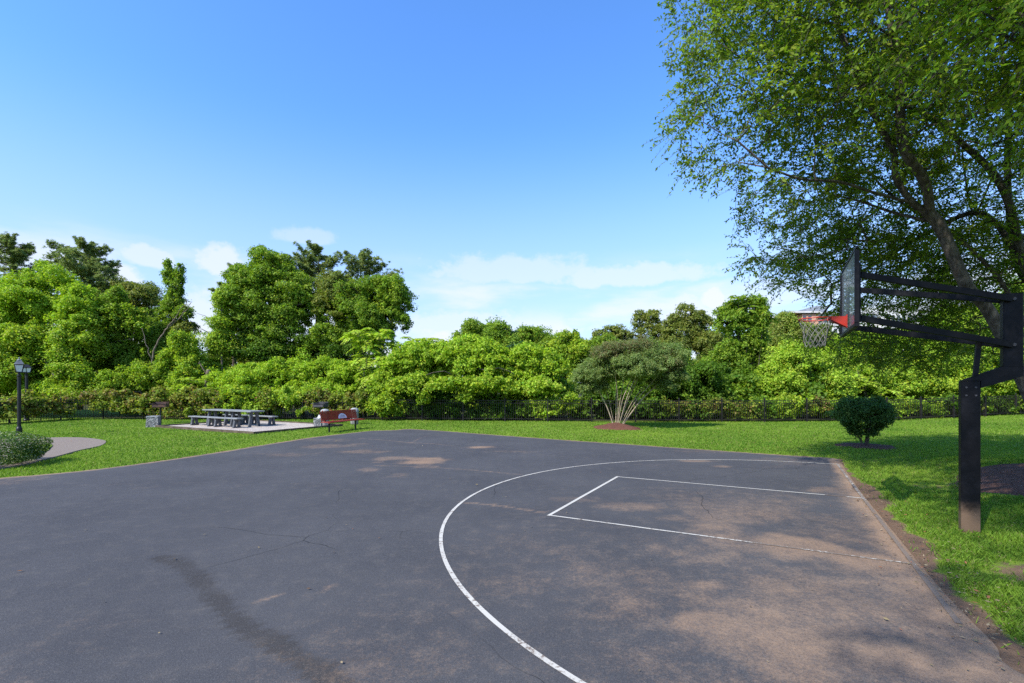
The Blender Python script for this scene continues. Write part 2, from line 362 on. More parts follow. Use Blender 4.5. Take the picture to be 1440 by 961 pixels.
N0 = G(357, 610.5)[:2]; PADU = -UX * 7.4; PADV = UY * 4.7
PAD = np.array([np.r_[N0, 0], np.r_[N0 + PADV, 0], np.r_[N0 + PADV + PADU, 0], np.r_[N0 + PADU, 0]])
FENCE = [(-31, 12.5), (-28.6, 19.5), (-26.9, 25.6), (-25.8, 29.8), (-10.6, 29.4), (6, 27.3), (20, 27.9), (34, 31), (46, 35)]
def fence_y(x):
    return np.interp(x, [p[0] for p in FENCE[3:]], [p[1] for p in FENCE[3:]], left=40)
SHRUB = np.array([4.9, 23.4]); BUSH = np.array([11.6, 16.3]); TREE = np.array([10.8, 9.5]); MULB = np.array([10.15, 8.35])
MB1 = [(SHRUB, 1.18, .22), (BUSH, .95, .05)]

def lawn_dirt(P):
    sd = poly_sd(P, ASPH); n = fbm(P[:, 0] * 1.3, P[:, 1] * 1.3, 5)
    X = (P[:, 0] - C0[0]) * UX[0] + (P[:, 1] - C0[1]) * UX[1]; Y = (P[:, 0] - C0[0]) * UY[0] + (P[:, 1] - C0[1]) * UY[1]
    right = smooth(X, -.6, .2) * smooth(Y, 5.5, 2.5)
    wdt = .06 + right * (.02 + .44 * np.maximum(n - .15, 0))
    d = smooth(sd, wdt * 1.5, wdt * .5)
    d = np.maximum(d, .80 * smooth(fbm(P[:, 0] * 1.1 + 9, P[:, 1] * 1.1, 21), .54, .66) * smooth(X, .2, 1) * smooth(P[:, 1], 13, 8) * smooth(P[:, 0], 14, 10))
    d = np.maximum(d, smooth(np.hypot(P[:, 0] + 27.6, P[:, 1] - 24), 3.2, 1.2) * .8)
    return d
def axis(lo, hi, step, far):
    a = list(np.arange(lo, hi + step / 2, step)); s = step
    while a[-1] < far: s *= 1.6; a.append(a[-1] + s)
    s = step
    while a[0] > -far: s *= 1.6; a.insert(0, a[0] - s)
    return np.array(a)
xs = axis(-34, 38, .3, 3000); ys = axis(-12, 36, .3, 3000)
gx, gy = np.meshgrid(xs, ys); P = np.c_[gx.ravel(), gy.ravel()]
z = hgt(P[:, 0], P[:, 1]) + .05 * (fbm(P[:, 0] * .3, P[:, 1] * .3, 2) - .5) * (np.abs(P[:, 0]) < 45) - .012
sd = poly_sd(P, ASPH)
z = np.where(sd < .5, np.minimum(z, -.02) + .0 * z, z); z = np.where(sd < -.25, -.08, z)
nx = len(xs); ny = len(ys)
idx = np.arange(nx * ny).reshape(ny, nx)
faces = np.stack([idx[:-1, :-1], idx[:-1, 1:], idx[1:, 1:], idx[1:, :-1]], -1).reshape(-1, 4)
me = bpy.data.meshes.new('lawn'); me.from_pydata(np.c_[P, z].tolist(), [], faces.tolist()); me.update()
near = (np.abs(P[:, 0]) < 60) & (P[:, 1] > -20) & (P[:, 1] < 60)
dirt = np.zeros(len(P)); dirt[near] = lawn_dirt(P[near])
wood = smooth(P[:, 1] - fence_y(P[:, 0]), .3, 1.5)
for nm, a in (('dirt', dirt), ('wood', wood)):
    me.attributes.new(nm, 'FLOAT', 'POINT').data.foreach_set('value', a.astype(np.float32))
me.polygons.foreach_set('use_smooth', [True] * len(me.polygons))
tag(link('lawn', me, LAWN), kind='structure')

# asphalt court as a fine grid clipped to its outline
st = .1; ax = np.arange(-19, 12, st); ay = np.arange(-14, 24, st); gx, gy = np.meshgrid(ax, ay); P = np.c_[gx.ravel(), gy.ravel()]
sd = poly_sd(P, ASPH); cen = np.c_[(gx[:-1, :-1] + st / 2).ravel(), (gy[:-1, :-1] + st / 2).ravel()]
keep = poly_sd(cen, ASPH) < 0
idx = np.arange(P.shape[0]).reshape(gx.shape)
faces = np.stack([idx[:-1, :-1], idx[:-1, 1:], idx[1:, 1:], idx[1:, :-1]], -1).reshape(-1, 4)[keep]
used = np.unique(faces); re = np.full(len(P), -1); re[used] = np.arange(len(used)); faces = re[faces]; P = P[used]; sd = sd[used]
cnt = np.bincount(faces.ravel(), minlength=len(P)); bnd = cnt < 4
Q = P.copy(); best = np.full(len(P), 1e9)
for i in range(len(ASPH)):
    a = ASPH[i][:2]; b = ASPH[(i + 1) % len(ASPH)][:2]; e = b - a; t = np.clip(((P - a) @ e) / max(e @ e, 1e-9), 0, 1); q = a + t[:, None] * e
    d = np.hypot(*(P - q).T); m = d < best; best = np.where(m, d, best); Q[m] = q[m]
P = np.where((bnd & (best < .12))[:, None], Q, P)
jag = .035 * (fbm(P[:, 0] * 4, P[:, 1] * 4, 77) - .5)
P = P + np.where(bnd, jag, 0)[:, None]
soil_sun = np.zeros(len(P)); tar = np.zeros(len(P))
x_, y_ = P.T; fb = fbm(x_ * 1.4, y_ * 1.4, 31); fb2 = fbm(x_ * .5 + 4, y_ * .5, 41)
Xc = (P - C0) @ UX; Yc = (P - C0) @ UY
def blot(px, py, rx, ry, amp, rot=0.0):
    """a stain or painted-in sun patch centred on a surveyed ground point, radii from the photograph turned into metres"""
    global soil_sun
    g = G(px, py); d = g[1]; a = rx * d / F; b = ry * d * d / (F * CAMZ)
    u, v = x_ - g[0], y_ - g[1]; c, s_ = math.cos(rot), math.sin(rot); u, v = c * u + s_ * v, -s_ * u + c * v
    r = np.sqrt((u / a) ** 2 + (v / b) ** 2) + (fb - .5) * 1.5
    soil_sun = np.maximum(soil_sun, amp * smooth(r, 1.15, .2))
for b in ((590, 650, 60, 9, 1.0), (560, 645, 40, 5, .6), (675, 630, 34, 3.0, .95), (510, 636, 45, 5, .55), (470, 628, 60, 5, .5), (520, 662, 26, 5, .5), (560, 668, 22, 5, .4),
          (985, 649, 40, 1.6, .7), (1015, 657, 18, 2, .6), (905, 713, 70, 9, .55), (1010, 730, 110, 10, .55), (800, 703, 60, 6, .35), (1060, 762, 90, 14, .6), (990, 790, 60, 12, .5),
          (1130, 770, 110, 22, .8), (1220, 790, 70, 24, .85), (1010, 880, 80, 24, .75), (1150, 900, 150, 40, .72), (1280, 920, 120, 40, .85), (1080, 850, 90, 18, .5),  # near-right tan patches paint sunlit spots in with the real dirt
          (990, 825, 50, 10, .65), (910, 820, 40, 10, .45), (815, 805, 25, 8, .5), (800, 788, 25, 3, .5), (1180, 860, 120, 30, .6), (1330, 880, 60, 40, .95), (1160, 690, 60, 8, .55), (1130, 705, 60, 10, .5),
          (1190, 735, 60, 8, .5), (1370, 950, 70, 30, .9), (740, 790, 40, 10, .25), (400, 640, 60, 5, .4), (870, 760, 60, 8, .25), (1110, 815, 60, 12, .5)): blot(*b)
edge = smooth(-best, -.75, -.02) * smooth(Xc, -1.5, -.2) * (.45 + .8 * fb) * smooth(Yc, 6, 3)
soil_sun = np.maximum(soil_sun, edge); soil_sun = np.maximum(soil_sun, smooth(best, .42, .05) * 1.35 * (.45 + fb))
soil_sun = np.maximum(soil_sun, smooth(Xc, -6.5, -1.2) * smooth(Yc, 4.5, -2.5) * (.24 + .52 * smooth(fb2 * .55 + fb * .45, .36, .66)))
soil_sun = np.maximum(soil_sun, .36 * smooth(fbm(x_ * .28 + 7, y_ * .6, 91), .52, .72))
def ribbon(pts, wd, amp, field):
    S = spline([G(*p) for p in pts], 8)[:, :2]; W = np.interp(np.linspace(0, 1, len(S)), np.linspace(0, 1, len(wd)), wd); d = np.full(len(P), 1e9)
    for i in range(len(S) - 1):
        e = S[i + 1] - S[i]; t = np.clip(((P - S[i]) @ e) / max(e @ e, 1e-9), 0, 1); dd = np.hypot(*(P - S[i] - t[:, None] * e).T) / W[i]; d = np.minimum(d, dd)
    return np.maximum(field, amp * smooth(d + (fb - .5) * .8, 1.25, .5))
tar = ribbon([(222, 786), (262, 803), (292, 832), (320, 862), (350, 888), (385, 905), (425, 930), (470, 965), (500, 1010)], [.10, .14, .10, .13, .16, .2], 1.0, tar)
tar = ribbon([(225, 783), (255, 784), (270, 797)], [.07, .07], .7, tar)
tar = ribbon([(470, 925), (530, 930), (600, 948), (640, 975)], [.05, .08, .08], .6, tar)
tar = np.maximum(tar, .35 * smooth(fb2, .55, .75) * smooth(x_, 0, -2)) * (.55 + .9 * fbm(x_ * 2.3, y_ * 2.3, 55))
soil_sun = ribbon([(505, 617), (545, 620), (575, 623), (612, 625), (640, 628)], [.05, .06, .05], .7, soil_sun)
soil_sun = ribbon([(580, 623), (600, 614), (640, 612)], [.05, .05], .5, soil_sun)
soil_sun = ribbon([(640, 628), (760, 640), (830, 644)], [.05, .05], .35, soil_sun)
soil_sun = ribbon([(648, 707), (700, 712), (765, 722)], [.05, .07, .06], .65, soil_sun)
soil_sun = ribbon([(530, 655), (640, 660), (730, 668)], [.1, .08], .5, soil_sun)
soil_sun = ribbon([(358, 846), (385, 842), (404, 836)], [.02, .03], .6, soil_sun); soil_sun = ribbon([(455, 834), (468, 822)], [.012, .014], .6, soil_sun); soil_sun = ribbon([(298, 890), (312, 880)], [.008, .01], .6, soil_sun)
zz = np.where(bnd, -.012, .010 + .012 * (fbm(x_ * .25, y_ * .25, 8) - .5))
me = bpy.data.meshes.new('asphalt_court'); me.from_pydata(np.c_[P, zz].tolist(), [], faces.tolist()); me.update()
for nm, a in (('soil_sun', soil_sun), ('tar', tar)): me.attributes.new(nm, 'FLOAT', 'POINT').data.foreach_set('value', a.astype(np.float32))
tag(link('asphalt_court', me, ASPHALT), kind='structure')

# painted court lines, draped 5 mm over the asphalt
def line(name, path, wd, worn=0.0, wornfn=None):
    S = np.asarray(path)[:, :2]; seg = np.r_[0, np.cumsum(np.hypot(*np.diff(S, axis=0).T))]; n = max(2, int(seg[-1] / .12))
    t = np.linspace(0, seg[-1], n); S = np.c_[np.interp(t, seg, S[:, 0]), np.interp(t, seg, S[:, 1])]
    T = np.gradient(S, axis=0); T /= np.linalg.norm(T, axis=1)[:, None]; Nn = np.c_[-T[:, 1], T[:, 0]]
    wob = wd / 2 * (1 + .16 * (fbm(t * 7, t * 0 + wd, 3) - .5))
    a = S + Nn * wob[:, None]; b = S - Nn * wob[:, None]
    zf = lambda q: .0155 + .012 * (fbm(q[:, 0] * .25, q[:, 1] * .25, 8) - .5)
    v = np.r_[np.c_[a, zf(a)], np.c_[b, zf(b)]]
    me = bpy.data.meshes.new(name); me.from_pydata(v.tolist(), [], [(i, n + i, n + i + 1, i + 1) for i in range(n - 1)]); me.update()
    wv = np.full(2 * n, worn) if wornfn is None else np.r_[wornfn(S), wornfn(S)]
    me.attributes.new('worn', 'FLOAT', 'POINT').data.foreach_set('value', wv.astype(np.float32))
    return tag(link(name, me, PAINT), kind='structure')
ang = np.linspace(R(88), R(272), 90)
arc = np.array([CT(-.3 + 6.095 * math.cos(t), 6.095 * math.sin(t)) for t in ang])
arc = np.vstack([CT(-.02, 6.10)[None], arc, CT(-.02, -6.10)[None]])
line('three_point_line', arc, .048, .13)
cX = lambda S: (S - C0) @ UX
line('lane_line', [CT(-4.452, -1.83), CT(-.05, -1.83)], .044, wornfn=lambda S: .12 + .35 * smooth(cX(S), -3.2, -1.0))
line('lane_line', [CT(-4.452, 1.83), CT(-.05, 1.83)], .044, wornfn=lambda S: .05 + 1.2 * smooth(cX(S), -.68, -.58) * smooth(cX(S), -.28, -.38))
line('free_throw_line', [CT(-4.482, -1.86), CT(-4.482, 1.86)], .055, 0.0)
line('baseline', [CT(-.07, 6.25), CT(-.07, -3.4)], .05, wornfn=lambda S: .46 + .30 * smooth((S - C0) @ UY, 3, -1))

def sheet(name, poly, mat, zoff, st=.25, hole=None, kind='structure'):
    poly = np.asarray(poly)[:, :2]
    mb = MB(); n = len(poly); zz = hgt(poly[:, 0], poly[:, 1]) + zoff
    mb.add(np.r_[np.c_[poly, zz], np.c_[poly, zz - .06]], [tuple(range(n))] + [(i, n + i, n + (i + 1) % n, (i + 1) % n) for i in range(n)])
    return tag(mb.build(name, mat), kind=kind)
sheet('path', PATHP, PATHM, .022)
sheet('grass_verge', NOTCH, LAWN, .045)
sheet('gravel', PAD, GRAVEL, .035, kind='stuff')
ed = MB()
for i in range(4):
    a = PAD[i]; b = PAD[(i + 1) % 4]; dr = (b - a) / np.linalg.norm(b - a); k = .045 if i % 2 else -.045
    ed.beam(a + [0, 0, .03] - dr * k, b + [0, 0, .03] + dr * k, .09, .12)
tag(ed.build('timber_edging', TIMBER), 'dark timber edging framing the pale gravel picnic pad', 'edging')
def mound(name, c, r, h, mat, seed, label):
    n = 40; rings = 9; v = [(c[0], c[1], float(hgt(*c)) + h)]; f = []
    for k in range(1, rings + 1):
        for i in range(n):
            t = 2 * math.pi * i / n; q = k / rings; rr = r * q * (1 + .16 * (vnoise(np.array([math.cos(t) * 2.2 + seed]), np.array([math.sin(t) * 2.2]), seed)[0] - .5) * 2)
            x = c[0] + rr * math.cos(t); y = c[1] + rr * math.sin(t)
            zq = h * (1 - q) ** 1.0 + .03 * (vnoise(np.array([x * 5]), np.array([y * 5]), seed)[0] - .3) * (q < 1) + (.02 if q < 1 else -.03)
            v.append((x, y, float(hgt(x, y)) + zq))
    f += [(0, 1 + i, 1 + (i + 1) % n) for i in range(n)]
    for k in range(rings - 1):
        for i in range(n): a = 1 + k * n; f.append((a + i, a + n + i, a + n + (i + 1) % n, a + (i + 1) % n))
    m = MB().add(v, f); o = m.build(name, mat, smooth=True); tag(o, kind='stuff')
    return o
mound('mulch', SHRUB, 1.15, .26, MULCH, 3, '')
mound('mulch', BUSH, .85, .06, MULCHD, 5, '')
mound('mulch', MULB, 1.95, .10, MULCHD, 9, '')

# ------------------------------------------------------------------ grass
def make_grass(seed, n, ylo, yhi):
    rng = np.random.default_rng(seed)
    y = ylo * (yhi / ylo) ** rng.random(n); x = (rng.random(n) * 2 - 1) * (1.2 * y + 1.8)
    P = np.c_[x, y]
    ok = poly_sd(P, ASPH) > .02
    P = P[ok]; ok = (poly_sd(P, PAD) > .06) & ((poly_sd(P, PATHP) > .01) | (poly_sd(P, NOTCH) < 0))
    ok &= (P[:, 1] < np.where(P[:, 0] > -25.8, fence_y(P[:, 0]) + .4, 60)) & ((P[:, 0] > -27.2) | (P[:, 1] < 24))
    for c, r in ((SHRUB, 1.05), (BUSH, .75), (MULB, 1.8)): ok &= np.hypot(*(P - c).T) > r + .12 * np.sin(np.arctan2(P[:, 1] - c[1], P[:, 0] - c[0]) * 7)
    P = P[ok]
    d = lawn_dirt(P); P = P[rng.random(len(P)) > np.clip((d + .5 * (fbm(P[:, 0] * 5, P[:, 1] * 5, 66) - .5)) * 1.25, 0, .985)]
    n = len(P); x, y = P.T
    clump = fbm(x * 1.7, y * 1.7, 12); fineC = fbm(x * 7, y * 7, 13); patch = fbm(x * .35, y * .35, 14)
    h = (.026 + .034 * rng.random(n)) * (.55 + .8 * clump) * (1 + .15 * smooth(y, 9, 3.5))
    wd = np.maximum(.0040, .00072 * y) * (.7 + .6 * rng.random(n))
    a = rng.random(n) * 2 * np.pi; S = np.c_[np.cos(a), np.sin(a), np.zeros(n)] * wd[:, None]
    b = rng.random(n) * 2 * np.pi; lean = (.25 + .9 * rng.random(n)) * h; L = np.c_[np.cos(b) * lean, np.sin(b) * lean, h]
    B = np.c_[x, y, hgt(x, y) - .012 + .05 * (fbm(x * .3, y * .3, 2) - .5)]
    V = np.stack([B - S, B + S, B + L * .62 + S * .55 + [0, 0, .01], B + L], 1)
    k = np.clip(.15 + .9 * (patch - .5) * 1.6 + .5 * (fineC - .5) + .10 * rng.standard_normal(n) + .35, 0, 1)[:, None]
    col = (1 - k) * np.array([.095, .200, .018]) + k * np.array([.205, .315, .034])
    dry = (rng.random(n) < .05 + .12 * smooth(d[:1].mean() + 0 * x, 0, 1))[:, None]
    col = np.where(dry, np.array([.26, .24, .09]) * (.7 + .5 * rng.random((n, 1))), col) * (.88 + .24 * rng.random((n, 1)))
    return V, col
V, c = make_grass(1, 720000, 2.4, 31)
tag(link('grass', quads_mesh('grass', V, c), GRASS), kind='stuff')

# litter of dry leaves, chips and twigs along the worn edge of the court
rng = np.random.default_rng(5)
n = 1800; t = rng.random(n); e = RIGHT[np.clip((len(RIGHT) * t ** .8 * .82).astype(int), 0, len(RIGHT) - 1)]
P = e[:, :2] + rng.normal(0, .26, (n, 2)) + [.18, .08]
m = rng.random(n) < .12; P[m] = np.c_[rng.uniform(-8, 6, m.sum()), rng.uniform(3.2, 15, m.sum())]
P = np.vstack([P, np.c_[rng.uniform(4.5, 8.5, 160), rng.uniform(3.6, 8, 160)], np.c_[rng.uniform(-24, 16, 170), rng.uniform(16, 27, 170)]]); P = P[(poly_sd(P, PAD) > .2)]; n = len(P)
s_ = (.007 + .022 * rng.random(n) ** 2.6) * np.where(P[:, 1] > 15, 2.2, 1.0); a = rng.random(n) * 6.28
zb = np.where(poly_sd(P, ASPH) < 0, .022, hgt(P[:, 0], P[:, 1]) + np.where(P[:, 1] > 15, .06, .022))
D = np.c_[np.cos(a), np.sin(a), rng.normal(0, .15, n)] * s_[:, None]; S = np.c_[-np.sin(a), np.cos(a), rng.normal(0, .3, n)] * (s_ * (.15 + .4 * rng.random(n)))[:, None]
B = np.c_[P, zb + .3 * s_]; V = np.stack([B - D, B + S, B + D, B - S], 1)
pal = np.array([[.36, .28, .17], [.40, .32, .21], [.20, .12, .07], [.10, .075, .05], [.42, .17, .09], [.30, .24, .13]])
tag(link('leaf_litter', quads_mesh('leaf_litter', V, pal[rng.integers(0, 6, n)]), GRASS), kind='stuff')
# ------------------------------------------------------------------ foliage builders
def nrm(a): return a / (np.linalg.norm(a, axis=-1, keepdims=True) + 1e-9)
def leaf_quads(P, N, D, L, W, fold=.18):
    D = nrm(D - N * (D * N).sum(1, keepdims=True)); S = np.cross(N, D); L = np.broadcast_to(L, (len(P),))[:, None]; W = np.broadcast_to(W, (len(P),))[:, None]
    return np.stack([P - D * L * .5, P + S * W * .5 + N * W * fold - D * L * .06, P + D * L * .5 - N * L * .08, P - S * W * .5 + N * W * fold - D * L * .06], 1)
def pal_mix(pal, k, rng, n):
    """colour per leaf: a per-clump draw from the palette (k) plus leaf-to-leaf scatter"""
    pal = np.asarray(pal); c = pal[np.clip((k * len(pal)).astype(int), 0, len(pal) - 1)]
    c2 = pal[rng.integers(0, len(pal), n)]; t = (rng.random(n) * .55)[:, None]; c = c * (1 - t) + c2 * t
    return c * (.75 + .5 * rng.random((n, 1))) * (1 + .10 * rng.standard_normal((n, 3)) * [1, .4, .6])
PAL = {
 'bright': [(0.300, 0.433, 0.030), (0.383, 0.505, 0.039), (0.215, 0.344, 0.027), (0.335, 0.461, 0.043)],
 'vine': [(0.250, 0.373, 0.030), (0.319, 0.435, 0.037), (0.175, 0.296, 0.030), (0.399, 0.479, 0.042)],
 'mid': [(0.172, 0.281, 0.029), (0.230, 0.349, 0.033), (0.135, 0.220, 0.027), (0.286, 0.383, 0.040)],
 'dark': [(0.075, 0.149, 0.017), (0.104, 0.192, 0.018), (0.125, 0.214, 0.022)],
 'olive': [(0.207, 0.241, 0.049), (0.258, 0.291, 0.059), (0.167, 0.207, 0.049)],
 'pine': [(0.198, 0.263, 0.073), (0.233, 0.297, 0.084), (0.157, 0.218, 0.067), (0.268, 0.314, 0.095)],
 'lime': [(0.348, 0.477, 0.044), (0.292, 0.424, 0.039), (0.407, 0.515, 0.065)],
 'yellow': [(0.267, 0.327, 0.055), (0.200, 0.290, 0.043), (0.307, 0.339, 0.085)],
 'hedge': [(0.249, 0.305, 0.041), (0.190, 0.277, 0.035), (0.316, 0.326, 0.056), (0.217, 0.124, 0.056), (0.132, 0.194, 0.028)],
 'greygreen': [(0.211, 0.287, 0.085), (0.246, 0.316, 0.099), (0.176, 0.246, 0.077)],
 'rust': [(0.175, 0.188, 0.078), (0.162, 0.214, 0.071), (0.246, 0.181, 0.091), (0.156, 0.208, 0.071)],
 'bush': [(0.062, 0.131, 0.033), (0.088, 0.169, 0.037), (0.050, 0.106, 0.027), (0.106, 0.188, 0.050)],
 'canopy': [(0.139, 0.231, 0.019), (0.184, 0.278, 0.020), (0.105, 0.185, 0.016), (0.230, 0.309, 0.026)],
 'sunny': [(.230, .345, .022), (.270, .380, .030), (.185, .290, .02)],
 'blue': [(.045, .110, .045), (.06, .135, .05), (.05, .10, .04)],
}
def crown_arrays(lobes, rng, leaf=.2, asp=.72, cover=2.0, sub=14, subr=(.26, .44), up=.5, out=.75, rnd=.6, droop=.6, stray=.07, floor=.05, inner=.55, shoots=9.0):
    """lobes: (cx,cy,cz, rx,ry,rz, palette).  Each lobe is broken into many small leafy clumps over its surface."""
    Lb = [(np.array(l[:3]), np.array(l[3:6]), l[6]) for l in lobes]; VV = []; CC = []
    for ci, ri, pal in Lb:
        mr = ri.mean(); ns = max(6, int(sub * (1 + mr * .35)))
        dirs = nrm(rng.standard_normal((ns, 3))); dirs[:, 2] = np.where(dirs[:, 2] < -.55, -dirs[:, 2], dirs[:, 2])
        sc_ = ci + ri * dirs * rng.uniform(.52, 1.16, (ns, 1)); sr = np.minimum(mr, 2.6) * (subr[0] * .7 + (subr[1] - subr[0] * .7) * rng.random(ns) ** 1.5)
        for c, r, tone in zip(sc_, sr, rng.random(ns)):
            e = r * np.exp(rng.normal(0, .40, 3)) * [1.05, 1.05, .85]
            n = int(cover * 4 * math.pi * r * r / (leaf * leaf * asp * .55)); n = max(n, 8)
            d = nrm(rng.standard_normal((n, 3))); d[:, 2] = np.where((d[:, 2] < -.3) & (rng.random(n) < .6), -d[:, 2], d[:, 2])
            P = c + e * d * (rng.random((n, 1)) ** .30 * 1.12 + .07 * rng.standard_normal((n, 1)) + stray * rng.exponential(1, (n, 1)) * (rng.random((n, 1)) < .5)) + rng.normal(0, leaf * .35, (n, 3))
            keep = P[:, 2] > hgt(P[:, 0], P[:, 1]) + floor
            for cj, rj, _ in Lb: keep &= (((P - cj) / rj) ** 2).sum(1) > inner ** 2
            P = P[keep]; d = d[keep]; n = len(P)
            if not n: continue
            N = nrm(d * out + np.array([0, 0, up]) + rng.standard_normal((n, 3)) * rnd)
            D = nrm(rng.standard_normal((n, 3)) * .8 + d * .5 - np.array([0, 0, droop])); s = leaf * rng.uniform(.6, 1.3, n)
            VV.append(leaf_quads(P, N, D, s, s * asp)); CC.append(pal_mix(PAL[pal], np.clip(tone + .16 * rng.standard_normal(n), 0, .999), rng, n))
        # loose shoots that break the outline
        nsh = int(shoots * 4 * mr * mr)
        d = nrm(rng.standard_normal((nsh, 3)) + [0, 0, .5]); d = d[d[:, 2] > -.25]; P0 = ci + ri * d * rng.uniform(.86, 1.0, (len(d), 1)); tone = rng.random(len(d)); m = 9
        out_ = nrm(d + rng.normal(0, .55, d.shape) + [0, 0, .25]); Ls = rng.uniform(.22, .75, len(d)) * min(1.5, .55 + mr * .28); t = np.arange(1, m + 1) / m
        P = P0[:, None] + out_[:, None] * (Ls[:, None] * t)[..., None] - np.array([0, 0, 1.]) * (.35 * Ls[:, None] * t ** 2)[..., None] + rng.normal(0, leaf * .30, (len(d), m, 3))
        P = P.reshape(-1, 3); N = nrm(rng.standard_normal(P.shape) * .6 + [0, 0, .8]); D = nrm(np.repeat(out_, m, 0) + rng.standard_normal(P.shape) * .8); s = leaf * rng.uniform(.55, 1.1, len(P))
        ok = P[:, 2] > hgt(P[:, 0], P[:, 1]) + floor
        VV.append(leaf_quads(P, N, D, s, s * asp)[ok]); CC.append(pal_mix(PAL[pal], np.clip(np.repeat(tone, m) + .1 * rng.standard_normal(len(P)), 0, .999), rng, len(P))[ok])
    return np.concatenate(VV), np.concatenate(CC)
def skeleton(stems, attract, rng, step=.45, wander=.10, rise=.12):
    pos = []; par = []
    for S in stems:
        S = spline(S, 5) if len(S) > 2 else np.asarray(S, float)
        for i, p in enumerate(S):
            if i == 0:
                j = -1
                if pos:
                    dd = np.linalg.norm(np.array(pos) - p, axis=1)
                    if dd.min() < .35: j = int(dd.argmin())
                pos.append(p); par.append(j)
            else: pos.append(p); par.append(len(pos) - 2)
    nstem = len(pos); SP = np.array(pos)
    A = np.asarray(attract); order = np.argsort(np.array([np.linalg.norm(SP - a, axis=1).min() for a in A])) if len(A) else []
    buf = np.zeros((nstem + len(A) * 24, 3)); buf[:nstem] = SP; n = nstem; tips = []
    depth = np.zeros(len(buf))
    for a in A[order] if len(A) else []:
        dv = buf[:n] - a; dist = np.sqrt((dv ** 2).sum(1)); cost = dist + .6 * np.maximum(0, buf[:n, 2] - a[2] + .0) + .10 * depth[:n]
        j = int(cost.argmin()); q = buf[j]; L = dist[j]; k = int(np.clip(L / step, 1, 22)); prev = j
        for i in range(1, k + 1):
            t = i / k; p = q + (a - q) * t + np.array([0, 0, rise * L * math.sin(math.pi * t)]) + rng.normal(0, wander * L / k, 3) * (i < k)
            buf[n] = p; par.append(prev); depth[n] = depth[prev] + L / k; prev = n; n += 1
            if n >= len(buf) - 2: break
        tips.append(prev)
        if n >= len(buf) - 2: break
    pos = buf[:n]; par = np.array(par[:n]); w_ = np.zeros(n)
    haschild = np.zeros(n, bool); haschild[par[par >= 0]] = True; w_[~haschild] = 1
    for i in range(n - 1, -1, -1):
        if par[i] >= 0: w_[par[i]] += w_[i]
    return pos, par, w_, nstem
def limb_mesh(pos, par, rad, big=.035):
    """tapered prisms for every limb segment, many-sided for thick limbs"""
    V = []; Fc = []; off = 0
    for lo, hi, sides in ((0, .012, 3), (.012, big, 5), (big, 9, 10)):
        i = np.where((par >= 0) & (rad >= lo) & (rad < hi))[0]
        if not len(i): continue
        a = pos[par[i]]; b = pos[i]; d = nrm(b - a); ref = np.where(np.abs(d[:, 2:3]) < .9, np.array([[0, 0, 1.]]), np.array([[1., 0, 0]]))
        u = nrm(np.cross(d, ref)); v = np.cross(d, u); ra = np.minimum(rad[par[i]], rad[i] * 1.5); rb = rad[i]
        a = a - d * (ra * .3)[:, None]; b = b + d * (rb * .3)[:, None]
        t = 2 * np.pi * np.arange(sides) / sides; c, s = np.cos(t), np.sin(t)
        ringa = a[:, None] + ra[:, None, None] * (u[:, None] * c[None, :, None] + v[:, None] * s[None, :, None])
        ringb = b[:, None] + rb[:, None, None] * (u[:, None] * c[None, :, None] + v[:, None] * s[None, :, None])
        vv = np.concatenate([ringa, ringb], 1).reshape(-1, 3); k = np.arange(sides); base = (np.arange(len(i)) * 2 * sides)[:, None] + off
        f = np.stack([base + k, base + (k + 1) % sides, base + sides + (k + 1) % sides, base + sides + k], -1).reshape(-1, 4)
        V.append(vv); Fc.append(f); off += len(vv)
    V = np.concatenate(V); Fc = np.concatenate(Fc); me = bpy.data.meshes.new('limbs')
    me.vertices.add(len(V)); me.vertices.foreach_set('co', V.astype(np.float32).ravel()); me.loops.add(Fc.size); me.loops.foreach_set('vertex_index', Fc.astype(np.int32).ravel())
    me.polygons.add(len(Fc)); me.polygons.foreach_set('loop_start', np.arange(0, Fc.size, 4, dtype=np.int32)); me.update(calc_edges=True)
    me.polygons.foreach_set('use_smooth', np.ones(len(Fc), bool)); return me
SEED = [100]
def base_of(x, y): return (float(x), float(y), float(hgt(x, y)))
